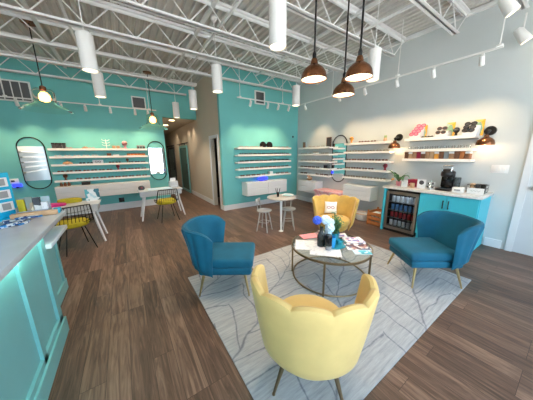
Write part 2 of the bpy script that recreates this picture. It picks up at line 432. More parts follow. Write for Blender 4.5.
for a in ((-.2, 3.81, 2.9, 'large white cylinder pendant hanging near the amber glass lamp, nearest on the left side'),
          (-.19, 5.31, 2.9, 'smaller looking white cylinder pendant below and behind the nearest left one'),
          (1.56, 3.86, 2.9, 'white cylinder pendant hanging in front of the beige hall wall'),
          (1.6, 5.65-.1, 2.9, 'small distant white cylinder pendant by the mouth of the hall'),
          (1.50, 7.0, 2.9, 'tiny white cylinder pendant hanging just before the hall mouth, furthest of all'),
          (1.5, 2.0, 2.9, 'white cylinder pendant left of the copper pendants, cut off by the top of the view'),
          (3.51, 3.98, 2.9, 'white cylinder pendant in front of the corner of the small teal wall'),
          (3.36, 2.05, 2.9, 'white cylinder pendant partly behind the rightmost copper pendant')):
    cyl_pendant(*a)

# copper dome pendants over the coffee table
def copper_pendant(x, y, z, label, first=[None]):
    if first[0] is None:
        r = thing('copper_pendant_light', label, 'pendant lamp', (x, y, z), 0, 'copper dome pendants')
        prof = [(.150, 0), (.149, .03), (.138, .075), (.112, .115), (.075, .145), (.045, .165), (.038, .20), (.030, .225), (0, .225)]
        MB().lathe(prof, n=40, caps=False).lathe([(.150, 0), (.146, 0), (.134, .073), (.108, .11), (.07, .14), (0, .15)], n=40, caps=False).build('lamp_shade', 'copper', r)
        MB().lathe([(0, .012), (.143, .012)], n=40, caps=False).build('diffuser', 'lens_lit', r)
        MB().lathe([(.022, .222), (.024, .27), (.014, .30), (0, .30)], n=20, caps=False).build('socket', 'black', r)
        MB().tube([(0, 0, .29), (0, 0, ZC-z)], .011, 10).build('cord', 'black', r)
        first[0] = r
    else: r = dup(first[0], (x, y, z), label=label)
    lamp('SPOT', (x, y, z-.03), 22, size=.1, rot=(0, 0, 0), spot=2.3, blend=.9)
copper_pendant(2.02, 1.98, 2.46, 'copper dome pendant on a black cord, leftmost of the three')
copper_pendant(2.72, 2.08, 2.40, 'copper dome pendant on a black cord, the lowest and middle one of the three')
copper_pendant(2.37, 1.62, 2.44, 'copper dome pendant on a black cord, rightmost and closest of the three')

# clear glass lamps with a wide brim
def glass_pendant(x, y, z, label, first=[None]):
    if first[0] is None:
        r = thing('glass_pendant_light', label, 'pendant lamp', (x, y, z), 0, 'clear glass pendants with glowing filament')
        MB().lathe([(.36, -.22), (.30, -.17), (.20, -.12), (.15, -.08), (.15, .10), (.12, .14), (.05, .16)], n=40, caps=False).build('glass_shade', 'glass_amber', r)
        MB().lathe([(0, .12), (.04, .12), (.045, .18), (.02, .20), (0, .2)], n=20, caps=False).build('socket', 'brown', r)
        MB().sphere((0, 0, .0), .075, (1, 1, 1.3)).build('bulb', 'filament', r)
        MB().tube([(0, 0, .19), (0, 0, ZC-.03-z)], .008, 8).build('cord', 'black', r)
        MB().lathe([(.10, ZC-.05-z), (.10, ZC-.03-z), (.0, ZC-.03-z)], n=24, caps=False).lathe([(0, ZC-.05-z), (.1, ZC-.05-z)], n=24, caps=False).build('canopy', 'brown', r)
        first[0] = r
    else: r = dup(first[0], (x, y, z), label=label)
    lamp('POINT', (x, y, z), 8, col=(1, .6, .3), size=.08)
glass_pendant(-1.02, 5.62, 2.64, 'clear glass lamp with orange glowing bulb on a long cord, at the left')
glass_pendant(.82, 6.75, 2.54, 'clear glass lamp with glowing bulb above the second pill shaped mirror')

# track lighting
def head_bm(): return
def track(axis, c, z, a, b, label, heads, supports, aimf, grp, hl):
    if axis == 'x': p = lambda t, zz: (t, c, zz)
    else: p = lambda t, zz: (c, t, zz)
    r = thing('lighting_track', label, 'lighting track', (0, 0, 0))
    m = MB()
    if axis == 'x': m.box(a, b, c-.012, c+.012, z-.012, z+.012)
    else: m.box(c-.012, c+.012, a, b, z-.012, z+.012)
    m.build('rail', 'white', r, smooth=False)
    for s_ in supports:
        MB().tube([p(s_, z+.01), p(s_, ZC-.03)], .007, 8).lathe([(.035, 0), (.035, .02)], p(s_, z+.012), n=16).build('hanger', 'white', r)
    for h in heads:
        q = Vector(p(h, z-.02)); aim = Vector(aimf(h)); d = (aim-Vector(p(h, z-.10))).normalized()
        hd = thing('track_spotlight', hl, 'spotlight', q, 0, grp)
        MB().tube([(0, 0, .008), (0, 0, -.06)], .007, 8).box(-.018, .018, -.012, .012, -.01, .008).build('bracket', 'white', hd)
        k = Vector((0, 0, -.08))
        MB().tube([k-d*.06, k+d*.065], [.028, .034], 16).build('lamp_head', 'white', hd)
        MB().tube([k+d*.0655, k+d*.067], .029, 16).build('lens', 'lens_warm', hd)
        lamp('SPOT', q+k+d*.08, SPOTP, col=(1, .70, .40), size=.03, aim=aim, spot=1.35, blend=1.0)
SPOTP = 34
track('y', 4.3, 2.93, .85, 4.95, 'white lighting track running along the pale right wall', (1.04, 1.6, 2.15, 2.77, 3.4, 4.5), (.89, 2.15, 3.6), lambda h: (XR, h+.05, 1.6),
      'spotlights on the right wall track', 'small white spotlight on the track along the pale right wall')
track('x', 4.98, 2.96, 2.5, 4.2, 'white lighting track hung in front of the smaller teal wall', (2.87, 3.4, 3.75, 4.12), (2.58, 3.9), lambda h: (h, YBL, 1.6),
      'spotlights in front of the small teal wall', 'small white spotlight on the track in front of the smaller teal wall')
track('x', 7.1, 2.86, -2.9, .98, 'white lighting track hung in front of the long teal shelf wall', (-2.5, -1.75, -1.04, -.6, -.1, .45, .76), (-1.9, -.3, .8), lambda h: (h, YB, 1.6),
      'spotlights in front of the long teal wall', 'small white spotlight on the track in front of the long teal shelf wall')
# two large adjustable heads at the upper right
for i, (x, y, z, lb) in enumerate(((3.86, .80, 3.22, 'large white adjustable spotlight at the top right, cut by the edge, left of the pair'),
                          (4.86, .80, 3.18, 'large white adjustable spotlight at the top right, right and lower of the pair'))):
    r = thing('adjustable_spotlight', lb, 'spotlight', (x, y, z), 0, 'large spotlights under the joist')
    d = Vector((.25, -.50, -.80)).normalized(); k = Vector((0, 0, 0))
    MB().tube([(0, 0, 3.449-z), (0, 0, .06)], .01, 8).build('stem', 'white', r)
    MB().tube([k-d*.11, k-d*.09, k+d*.07, k+d*.10], [.03, .048, .064, .064], 24).build('lamp_head', 'white', r)
    MB().tube([k+d*.1005, k+d*.103], .058, 24).build('lens', 'lens_lit', r)
    lamp('SPOT', Vector((x, y, z))+d*.12, 2, size=.06, aim=Vector((x, y, z))+d*2, spot=1.3)
# recessed downlights in the hall
for x, y in ((1.6, 8.3), (1.62, 9.7), (1.62, 11.4)):
    r = tag(MB().lathe([(.0, 2.797), (.075, 2.797)], n=24, caps=False).lathe([(.078, 2.799), (.095, 2.799), (.095, 2.79), (.078, 2.79)], n=24, caps=False).build('recessed_light', 'lens_lit', loc=(x, y, 0)),
        'round recessed light in the beige hall ceiling', 'ceiling light', 'recessed lights in the hall ceiling')
    lamp('SPOT', (x, y, 2.77), 14, size=.06, rot=(0, 0, 0), spot=2.4)
for y in (8.2, 8.9, 11):
    lamp('SPOT', (2.12, y, 2.77), 10, size=.03, aim=(2.26, y, 1.2), spot=1.2, blend=.5)

# ------------------------------------------------------------------ vents, sensor, outlets
def vent(axis, loc, w, h, nb, label):
    r = thing('air_vent', label, 'air vent', loc)
    MB().box(-w/2, w/2, -.03, -.001, 0, h).build('vent_core', 'vent_grey', r, smooth=False)
    m = MB().box(-w/2-.03, w/2+.03, -.05, -.0, -.03, 0).box(-w/2-.03, w/2+.03, -.05, 0, h, h+.03).box(-w/2-.03, -w/2, -.05, 0, 0, h).box(w/2, w/2+.03, -.05, 0, 0, h)
    for i in range(1, nb): m.box(-w/2+w*i/nb-.008, -w/2+w*i/nb+.008, -.045, -.02, 0, h)
    m.build('vent_frame', 'white', r, smooth=False)
vent('x', (-2.0, YB, 2.92), .72, .40, 5, 'large white framed air vent high on the teal wall at the far left')
vent('x', (.62, YB, 3.0), .30, .28, 1, 'small square air vent on the teal wall left of the hall')
vent('x', (3.56, YBL, 3.06), .28, .30, 1, 'small square air vent above the shelves of the smaller teal wall')
tag(MB().box(4.84, 4.88, YBL-.03, YBL, 2.13, 2.19, .006).build('wall_sensor', 'black'), 'small black sensor at the right end of the smaller teal wall', 'sensor')
r = thing('switch_plate', 'white wall plate with three switches between sconce and door', 'light switch', (XR, .765, 1.315))
MB().box(-.008, 0, -.10, .10, -.065, .065, .003).build('cover_plate', 'white_gloss', r)
for k in (-.055, 0, .055): MB().box(-.012, -.008, k-.014, k+.014, -.03, .03, .001).build('switch', 'white', r)
r = thing('wall_outlet', 'white outlet plate on the teal wall left of the first mirror', 'outlet', (-2.30, YB, 1.03))
MB().box(-.10, .10, -.01, 0, -.06, .06, .003).build('cover_plate', 'white_gloss', r)
MB().box(-.03, .03, -.014, -.01, -.02, .02, .001).build('socket', 'charcoal', r)
tag(MB().box(-.25, -.11, YB-.03, YB, .22, .36, .008).build('wall_box', 'black'), 'small black box low on the teal wall under the drawers', 'outlet')

# ------------------------------------------------------------------ shelves
def shelf(o, u0, u1, z, depth, label, grp, side):
    """side: 'y' shelf on a wall facing -Y at y=o ; 'x' shelf on the wall facing -X at x=o"""
    m = MB()
    r = thing('wall_shelf', label, 'shelf', ((u0+u1)/2 if side == 'y' else o, o if side == 'y' else (u0+u1)/2, z), 0, grp)
    w = (u1-u0)/2
    if side == 'y':
        MB().box(-w, w, -depth, -.002, -.04, 0, .003, 1).box(-w, w, -depth, -depth+.008, -.0, .012).build('shelf_board', 'shelf_white', r)
        MB().box(-w, w, -.02, -.002, -.05, -.041).build('wall_cleat', 'grey', r)
    else:
        MB().box(min(-depth, .002), max(-depth, -.002), -w, w, -.04, 0, .003, 1).box(-depth if depth > 0 else -depth-.008, -depth+.008 if depth > 0 else -depth, -w, w, 0, .012).build('shelf_board', 'shelf_white', r)
        MB().box(*((-.02, -.002) if depth > 0 else (.002, .02)), -w, w, -.05, -.041).build('wall_cleat', 'grey', r)
ordn = ['top', 'second', 'third', 'fourth', 'lowest']
ZS = [1.80, 1.60, 1.40, 1.20, .985]
for i, z in enumerate(ZS):
    shelf(YB, -1.53, .66, z, .20, ordn[i]+' long white shelf on the teal wall left of the hall', 'shelves on the long teal wall', 'y')
    shelf(YBL, 2.68, 4.62, z-.01, .22, ordn[i]+' white shelf on the smaller teal wall', 'shelves on the small teal wall', 'y')
    shelf(XR, 4.08, 5.36, [1.78, 1.58, 1.37, 1.165, .96][i], .22, ordn[i]+' white shelf on the pale wall between teal corner and pill shaped mirror', 'shelves on the pale wall by the corner', 'x')
    shelf(XR, 2.42, 3.60, [1.84, 1.625, 1.41, 1.20, .99][i], .22, ordn[i]+' white shelf on the pale wall between pill shaped mirror and sconce', 'shelves on the pale wall right of the mirror', 'x')
for i, z in enumerate((1.86, 1.65, 1.465)):
    shelf(XR, 1.08, 2.14, z, .26, ('top', 'middle', 'lowest')[i]+' thick white shelf above the coffee counter', 'shelves above the coffee counter', 'x')

for i in range(5):
    shelf(XL, -.4, 2.6, [1.84, 1.625, 1.41, 1.20, .99][i], -.22, ordn[i]+' white shelf on the left wall, seen in the first mirror', 'shelves on the left wall', 'x')
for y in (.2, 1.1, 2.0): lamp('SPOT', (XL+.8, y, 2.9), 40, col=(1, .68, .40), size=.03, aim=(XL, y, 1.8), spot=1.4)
# eyeglasses: built once per frame colour, copied along the shelves
def make_glasses(m, label, grp):
    r = MB()
    for s_ in (-1, 1):
        r.tube([(s_*.035+.028*math.cos(a), -.0, .022+.02*math.sin(a)) for a in [2*PI*k/12 for k in range(12)]], .0045, 5, closed=True)
        r.prism([(s_*.035+.026*math.cos(a), .022+.018*math.sin(a)) for a in [2*PI*k/12 for k in range(12)]], -.001, .001, Matrix.Rotation(PI/2, 4, 'X'))
        r.tube([(s_*.064, 0, .030), (s_*.068, .06, .028), (s_*.066, .125, .006)], .0035, 5)
    r.tube([(-.008, 0, .03), (.008, 0, .03)], .004, 5)
    return tag(r.build('eyeglasses', m), label, 'eyeglasses', grp)
D('frame_dark', (.02, .025, .03), .3); D('frame_brown', (.16, .07, .05), .3); D('frame_clear', (.5, .42, .38), .25); D('frame_metal', (.45, .40, .33), .3, metal=.8)
def row(side, o, u0, u1, z, n, m, where, skip=()):
    grp = 'eyeglasses on '+where; lb = ('%s eyeglasses on ' % {'frame_dark': 'dark framed', 'frame_brown': 'brown framed', 'frame_clear': 'pale framed', 'frame_metal': 'thin metal framed'}[m])+where
    g0 = None
    for i in range(n):
        u = u0+(u1-u0)*(i+.5)/n+random.uniform(-.005, .005)
        if any(a < u < b for a, b in skip): continue
        loc = (u, o, z+.001) if side == 'y' else (o, u, z+.001)
        rz = random.uniform(-.05, .05)+(0 if side == 'y' else -PI/2)
        if g0 is None: g0 = make_glasses(m, lb, grp); g0.location = loc; g0.rotation_euler = (0, 0, rz)
        else: dup(g0, loc, rz)
for i, (n, m) in enumerate(((11, 'frame_metal'), (12, 'frame_dark'), (11, 'frame_dark'), (11, 'frame_brown'), (10, 'frame_brown'))):
    row('y', YBL-.17, 2.74, 4.56, ZS[i]-.01, n, m, 'the %s shelf of the smaller teal wall' % ordn[i], skip=((3.5, 3.9),) if i == 0 else ((3.72, 3.95),) if i == 4 else ())
for i, (n, m) in enumerate(((9, 'frame_clear'), (11, 'frame_metal'), (13, 'frame_dark'), (12, 'frame_brown'), (12, 'frame_brown'))):
    row('y', YB-.15, -1.47, .60, ZS[i], n, m, 'the %s shelf of the long teal wall' % ordn[i],
        skip=(((-1.5, -1.15), (-.9, -.7), (-.45, -.05), (.1, .66)), ((-.45, .0), (.0, .66)), ((-1.4, -1.0), (-.75, -.35), (0.0, .2)), ((-.3, -.02),), ((-1.5, -1.1),))[i])
for i, (n, m) in enumerate(((7, 'frame_clear'), (7, 'frame_metal'), (7, 'frame_clear'), (7, 'frame_brown'), (7, 'frame_brown'))):
    row('x', XR-.16, 4.12, 5.32, [1.78, 1.58, 1.37, 1.165, .96][i], n, m, 'the %s shelf of the pale wall beside the teal corner' % ordn[i], skip=((5.0, 5.4), (4.0, 4.35)) if i == 0 else ((4.55, 4.8),) if i == 1 else ((4.0, 4.4),) if i == 3 else ((4.55, 5.0),) if i == 4 else ())
for i, (n, m) in enumerate(((7, 'frame_brown'), (7, 'frame_metal'), (7, 'frame_brown'), (7, 'frame_brown'), (7, 'frame_metal'))):
    row('x', XR-.16, 2.46, 3.56, [1.84, 1.625, 1.41, 1.20, .99][i], n, m, 'the %s shelf right of the mirror on the pale wall' % ordn[i], skip=((3.3, 3.6), (2.5, 2.7)) if i == 0 else ((2.4, 2.75),) if i == 3 else ())

# bigger things on the shelves -------------------------------------------------
def boxy(name, cat, label, m, x, y, z, w, d, h, grp=None, rz=0, bev=.004):
    return tag(MB().box(-w/2, w/2, -d/2, d/2, 0, h, bev, 1).build(name, m, loc=(x, y, z+.001), rz=rz), label, cat, grp)
def case(name, label, m, m2, x, y, z, w, d, h, cat='box', rz=0, grp=None):
    r = thing(name, label, cat, (x, y, z+.001), rz, grp)
    MB().box(-w/2, w/2, -d/2, d/2, 0, h*.72, .005, 1).build('box_body', m, r)
    MB().box(-w/2-.003, w/2+.003, -d/2-.003, d/2+.003, h*.725, h, .005, 1).build('lid', m2, r)
    return r
for k in range(4):   # dark upright glasses cases at the left end of the long top shelf
    case('glasses_case', 'dark upright glasses case standing at the left end of the long top shelf', 'charcoal', 'black', -1.42+k*.068, YB-.1, 1.80, .058, .10, .15, 'glasses case', grp='dark cases at the left end of the long top shelf')
for k in range(3):
    case('glasses_case', 'dark case standing at the right end of the long top shelf', 'charcoal', 'grey', .44+k*.075, YB-.1, 1.80, .06, .10, .11, 'glasses case', grp='dark cases at the right end of the long top shelf')
def dome_hat(label, x, y, z, m='tan', s=1.):
    r = thing('soft_pouch', label, 'pouch', (x, y, z+.001))
    MB().lathe([(.09*s, 0), (.095*s, .02*s), (.08*s, .045*s), (.05*s, .065*s), (0, .07*s)], n=20, caps=False).build('pouch_body', m, r)
    MB().sphere((0, 0, .075*s), .018*s, sub=1).build('clasp', 'brass', r)
dome_hat('peach coloured soft pouch on the long top shelf', -.80, YB-.11, 1.80, 'brown_light', .8)
# white wire glasses stand with glasses
r = thing('display_stand', 'white branching glasses stand on the long top shelf', 'display stand', (-.33, YB-.11, 1.801))
MB().lathe([(.05, 0), (.05, .012), (0, .012)], n=20).build('stand_base', 'white', r)
st = MB().tube([(0, 0, .01), (0, 0, .26)], .008, 8)
for zz in (.09, .16, .23): st.tube([(-.09, 0, zz+.03), (-.05, 0, zz), (.05, 0, zz), (.09, 0, zz+.03)], .007, 6)
st.build('stand_arms', 'white', r)
for k in range(2): case('small_box', 'small peach box beside the white stand on the long top shelf', 'brown_light', 'tan', -.16+k*.10, YB-.1, 1.80, .08, .08, .09, grp='small peach boxes beside the white stand')
# bust wearing glasses
def bust(label, x, y, z, s=1., rz=0, skin='skin_tan', face='frame_dark', hat='orange'):
    r = thing('mannequin_bust', label, 'display head', (x, y, z+.001), rz)
    MB().lathe([(.055*s, 0), (.052*s, .012*s), (.03*s, .03*s), (.024*s, .06*s), (.03*s, .085*s), (.052*s, .105*s), (.06*s, .14*s), (.056*s, .175*s), (.036*s, .20*s), (0, .208*s)], n=20, caps=False).build('head_form', skin, r)
    g = MB()
    for q in (-1, 1): g.tube([(q*.026*s+.02*s*math.cos(a), -.062*s, .145*s+.016*s*math.sin(a)) for a in [2*PI*k/12 for k in range(12)]], .005*s, 6, closed=True).tube([(q*.046*s, -.058*s, .15*s), (q*.06*s, .0, .15*s)], .004*s, 6)
    g.tube([(-.008*s, -.062*s, .15*s), (.008*s, -.062*s, .15*s)], .004*s, 6).build('eyeglasses', face, r)
    return r
bust('pink display head wearing glasses on the long top shelf', -.01+.12, YB-.11, 1.80, 1.1, skin='pink')
# second long shelf
case('storage_box', 'dark brown box left of the small white box on the second long shelf', 'brown', 'brown', -.30, YB-.11, 1.60, .10, .1, .08)
case('storage_box', 'small white box on the second long shelf', 'white', 'paper', -.14, YB-.11, 1.60, .15, .1, .045)
for k in range(5): case('wooden_box', 'reddish brown wooden box in the row at the right of the second long shelf', 'wood_orange', 'brown', .17+k*.095, YB-.11, 1.60, .09, .1, .075, grp='reddish wooden boxes on the second long shelf')
dome_hat('brown flat pouch near the left end of the third long shelf', -1.22, YB-.11, 1.40, 'brown_light', 1.1)
r = thing('eyeglasses_card', 'white card with dark eyeglasses picture on the third long shelf', 'card', (-.58, YB-.12, 1.401))
MB().box(-.12, .12, 0, .008, 0, .10).build('card', 'paper', r, smooth=False)
g = MB()
for q in (-1, 1): g.tube([(q*.035+.027*math.cos(a), -.003, .05+.02*math.sin(a)) for a in [2*PI*k/12 for k in range(12)]], .005, 5, closed=True)
g.build('printed_mark', 'black', r)
bust('small brown display head between the right wooden boxes and the third long shelf glasses', .12, YB-.11, 1.40, .62, skin='brown')
bust('dark red display head on the fourth long shelf', -.14, YB-.11, 1.20, .75, skin='red_dark')
bust('brown display head standing on the lowest long shelf, left end', -1.32, YB-.11, .985, .80, skin='brown')
# small teal wall shelf: dark sunglasses display, white cube
r = thing('sunglasses_display', 'large black sunglasses shaped ornament on the top shelf of the smaller teal wall', 'ornament', (3.70, YBL-.12, 1.791))
g = MB()
for q in (-1, 1): g.lathe([(.105, -.02), (.11, 0), (.105, .02)], (q*.12, 0, .075), n=28, axis='y')
g.box(-.03, .03, -.015, .015, .08, .11)
g.build('ornament_lenses', 'black_gloss', r)
MB().box(-.2, .2, -.03, .03, 0, .01).build('ornament_base', 'black', r)
case('small_box', 'small white box on the lowest shelf of the smaller teal wall', 'white', 'paper', 3.84, YBL-.14, .975, .12, .1, .09)
# blue glowing sign under it
r = thing('led_sign', 'small glowing blue oval sign standing on the floating drawers of the smaller teal wall', 'sign', (3.50, YBL-.22, .801))
MB().box(-.12, .12, -.03, .03, 0, .012).build('sign_base', 'black', r)
MB().prism([(.17*math.cos(a), .075+.055*math.sin(a)) for a in [2*PI*k/28 for k in range(28)]], -.012, .012, Matrix.Rotation(PI/2, 4, 'X')).build('sign_face', 'led_blue', r)
# pale wall, corner shelves
def frame_pic(label, x, y, z, w, h, rz, fm='black', pm='mag_a'):
    r = thing('framed_picture', label, 'picture frame', (x, y, z+.001), rz)
    b = .012
    MB().box(-w/2, w/2, -.008, .012, 0, b).box(-w/2, w/2, -.008, .012, h-b, h).box(-w/2, -w/2+b, -.008, .012, b, h-b).box(w/2-b, w/2, -.008, .012, b, h-b).build('frame', fm, r, smooth=False)
    MB().box(-w/2+b, w/2-b, -.002, .008, b, h-b).build('picture', pm, r, smooth=False)
    return r
frame_pic('dark framed picture at the corner end of the top shelf beside the teal wall', XR-.11, 5.20, 1.78, .14, .19, -PI/2, 'grey', 'brown')
frame_pic('tall dark framed picture at the mirror end of the top shelf beside the teal wall', XR-.11, 4.20, 1.78, .17, .27, -PI/2, 'brown', 'charcoal')
case('small_box', 'small cream box on the second shelf beside the teal wall', 'paper', 'tan', XR-.11, 4.68, 1.58, .14, .12, .07, rz=-PI/2)
case('glasses_case', 'black glasses case on the fourth shelf beside the teal wall', 'black', 'charcoal', XR-.13, 4.22, 1.165, .15, .1, .10, 'glasses case', rz=-PI/2)
r = thing('plush_toy', 'brown plush toy with white muzzle lying on the drawers near the teal corner', 'plush toy', (XR-.17, 4.86, .761))
MB().sphere((0, 0, .065), .075, (1, 1.4, .85)).build('body', 'brown_light', r)
MB().sphere((-.05, 0, .11), .05).sphere((-.045, -.045, .15), .02, sub=1).sphere((-.045, .045, .15), .02, sub=1).build('head', 'skin_tan', r)
MB().sphere((-.095, 0, .10), .022, sub=1).build('muzzle', 'white', r)
# pale wall, right of the mirror
bust('orange and white figurine on the top shelf right of the mirror, left end', XR-.13, 3.45, 1.84, .8, -PI/2, skin='orange')
r = thing('owl_figurine', 'small green and cream figurine on the top shelf left of the sconce', 'figurine', (XR-.12, 2.60, 1.841))
MB().lathe([(.03, 0), (.036, .03), (.034, .06), (.026, .085), (.0, .09)], n=16, caps=False).build('body', 'skin_tan', r)
MB().sphere((0, 0, .105), .032).sphere((0, -.02, .135), .009, sub=1).sphere((0, .02, .135), .009, sub=1).build('head', 'green_soft', r)
bust('dark red display head with glasses on the fourth shelf right of the mirror', XR-.13, 2.53, 1.20, .75, -PI/2, skin='red_dark')

# coffee shelves ----------------------------------------------------------------
def sunglasses(m, lens, label, x, y, z, rz, s=1., grp=None):
    z += .002
    r = thing('sunglasses', label, 'sunglasses', (x, y, z), rz, grp)
    g = MB(); l = MB()
    for q in (-1, 1):
        g.tube([(q*.036*s+.03*s*math.cos(a), 0, .026*s+.024*s*math.sin(a)) for a in [2*PI*k/14 for k in range(14)]], .006*s, 6, closed=True)
        g.tube([(q*.066*s, 0, .034*s), (q*.064*s, .012*s, .034*s), (-q*.045*s, .018*s+.004*q, .022*s)], .005*s, 6)
        l.lathe([(.028*s, -.002), (.028*s, .002)], (q*.036*s, 0, .026*s), n=16, axis='y')
    g.tube([(-.008*s, 0, .036*s), (.008*s, 0, .036*s)], .005*s, 6)
    g.build('frame', m, r); l.build('lens', lens, r)
    return r
def step_stand(label, y, steps, m, pane=None):
    r = thing('display_riser', label, 'display stand', (XR-.13, y, 1.861), -PI/2)
    b = MB()
    for k in range(steps): b.box(-.09, .09, -.09+k*.045, .10, k*.055, (k+1)*.055)
    b.build('riser_steps', m, r, smooth=False)
    if pane:
        MB().box(.0, .13, .101, .107, 0, .26).build('backdrop_card', pane, r, smooth=False)
    return r
M['card_mix'] = print_mat('orange_green_card', [(.9, .45, .04), (.9, .6, .15), (.25, .42, .28), (.45, .6, .5)], 9, seed=2)
step_stand('stepped white riser with orange and green card at the left of the top coffee shelf', 1.98, 4, 'paper', 'card_mix')
for k in range(4):
    sunglasses('pink_deep', 'pink', 'pink sunglasses on the stepped riser of the top coffee shelf', XR-.13-.085+k*.045, 2.00-.02*k, 1.862+.055*(k+1), -PI/2, 1.15, 'pink sunglasses on the riser')
for k, y in enumerate((1.82, 1.72)): sunglasses('black', 'charcoal', 'small dark sunglasses lying on the top coffee shelf between the risers', XR-.2, y, 1.862, -PI/2, .7, 'dark sunglasses between the risers')
step_stand('low cream riser with orange card in the middle of the top coffee shelf', 1.55, 2, 'paper', 'card_mix')
for k in range(2): sunglasses('frame_brown', 'charcoal', 'dark brown sunglasses on the middle riser of the top coffee shelf', XR-.23+k*.05, 1.56, 1.862+(.055, .125)[k], -PI/2, 1.1, 'sunglasses on the middle riser')
bust('black display head with dark glasses on the top coffee shelf', XR-.15, 1.36, 1.86, .75, -PI/2, skin='black')
step_stand('grey riser with green and orange card at the right end of the top coffee shelf', 1.17, 3, 'paper', 'card_mix')
for k in range(3): sunglasses('black', 'charcoal', 'black sunglasses on the right riser of the top coffee shelf', XR-.215+k*.045, 1.19, 1.862+.055*(k+1), -PI/2, 1.15, 'sunglasses on the right riser')
gc = None
for k in range(12):   # clear tumblers on the middle coffee shelf
    loc = (XR-.15, 1.16+k*.082, 1.651)
    if gc is None:
        gc = tag(MB().lathe([(.0, 0), (.024, 0), (.03, .06), (.027, .06), (.022, .006), (0, .006)], n=16, caps=False).build('glass_tumbler', 'glass', loc=loc), 'small clear glass tumbler in the row on the middle coffee shelf', 'glass', 'clear tumblers on the middle coffee shelf')
    else: dup(gc, loc)
bc = ['brown', 'tan', 'brown_light', 'red_dark', 'brown', 'brown_light', 'tan', 'orange', 'brown', 'grey', 'brown_light', 'brown', 'wood_orange', 'brown']
cn = {'brown': 'dark brown', 'tan': 'tan', 'brown_light': 'light brown', 'red_dark': 'dark red', 'orange': 'orange', 'grey': 'grey', 'wood_orange': 'reddish brown'}
for k, m in enumerate(bc):
    y = 2.09-k*.073
    case('snack_packet', cn[m]+' upright snack box in the row on the lowest coffee shelf', m, 'paper' if k % 3 == 1 else m, XR-.15, y, 1.465, .12, .064, .14, 'snack box', grp='%s snack boxes on the lowest coffee shelf' % cn[m])

# ------------------------------------------------------------------ pill shaped mirrors
def pill(w, h, n=16):
    r = w/2; pts = []
    for k in range(n+1): a = PI*k/n; pts.append((r*math.cos(a), h-r+r*math.sin(a)))
    for k in range(n+1): a = PI+PI*k/n; pts.append((r*math.cos(a), r+r*math.sin(a)))
    return pts
def pill_mirror(loc, rz, w, h, label, ztop, tilt=0, first=[None]):
    r = thing('pill_mirror', label, 'mirror', loc, rz, 'pill shaped wall mirrors')
    P = pill(w, h)
    MB().tube([(x, -.02, z) for x, z in P], .012, 8, closed=True).build('mirror_frame', 'black_metal', r)
    MB().box(-w/2+.004, w/2-.004, -.026, -.014, h*.17, h*.83).build('mirror_glass', 'mirror', r, smooth=False)
    MB().box(-.03, .03, -.014, -.001, h*.3, h*.7).build('wall_bracket', 'black_metal', r, smooth=False)
pill_mirror((-1.85, YB-.001, .80), 0, .48, 1.28, 'mirror in a black pill shaped hoop at the far left of the long teal wall', 2.08)
pill_mirror((.93, YB-.001, .82), 0, .46, 1.22, 'mirror in a black pill shaped hoop next to the hall opening', 2.04)
pill_mirror((XR-.001, 3.89, .80), -PI/2, .46, 1.28, 'mirror in a pill shaped hoop on the pale right wall', 2.08)

# ------------------------------------------------------------------ floating drawer units
def drawers(loc, rz, w, h, d, cols, rows, label, m='white_gloss'):
    r = thing('floating_drawer_unit', label, 'drawer unit', loc, rz)
    MB().box(-w/2, w/2, -d, -.002, 0, h, .003, 1).build('cabinet_body', m, r)
    for i in range(cols):
        for j in range(rows):
            a = -w/2+i*w/cols+.006; b = -w/2+(i+1)*w/cols-.006; z0 = j*h/rows+.006; z1 = (j+1)*h/rows-.006
            MB().box(a, b, -d-.018, -d-.001, z0, z1, .002, 1).build('drawer', m, r)
    return r
D('cream_gloss', (.88, .84, .79), .25)
drawers((-.46, YB, .50), 0, 2.14, .34, .34, 3, 2, 'long floating cream drawer unit under the shelves of the long teal wall', 'cream_gloss')
drawers((3.61, YBL, .40), 0, 1.46, .40, .33, 2, 2, 'floating white drawer unit under the shelves of the smaller teal wall')
drawers((XR, 4.82, .40), -PI/2, .74, .36, .33, 1, 2, 'floating white drawer unit near the teal corner on the pale wall')
drawers((XR, 3.08, .46), -PI/2, .76, .345, .33, 1, 3, 'floating white drawer unit right of the pill shaped mirror, next to the coffee counter')
# things on the long cream drawers
for k in range(3):
    r = thing('figurine', 'small dark bottle shaped figurine at the left end of the long cream drawers', 'figurine', (-1.42+k*.075, YB-.16, .841), 0, 'dark figurines on the long cream drawers')
    MB().lathe([(.03, 0), (.034, .05), (.014, .085), (.012, .11), (.02, .12), (0, .13)], n=14, caps=False).build('body', 'brown', r)
case('glasses_case', 'black case lying on the long cream drawers', 'black', 'charcoal', -.92, YB-.16, .84, .18, .1, .08, 'glasses case')
# pink storage box leaning below the mirror on the floor
r = thing('pink_ottoman', 'pink patterned storage bench against the pale wall behind the gold chair', 'storage bench', (4.80, 3.92, 0), 0)
M['pink_print'] = print_mat('pink_print', [(.88, .42, .45), (.90, .50, .52), (.86, .38, .42), (.92, .66, .64)], 20, .7)
MB().box(-.2, .24, -.42, .42, .03, .50, .02).build('bench_body', 'pink_print', r)
MB().box(-.22, .26, -.44, .44, .505, .57, .02).build('lid', 'pink_print', r)
for sx in (-.16, .2):
    for sy in (-.4, .4): MB().box(sx-.02, sx+.02, sy-.02, sy+.02, 0, .03).build('foot', 'white', r)

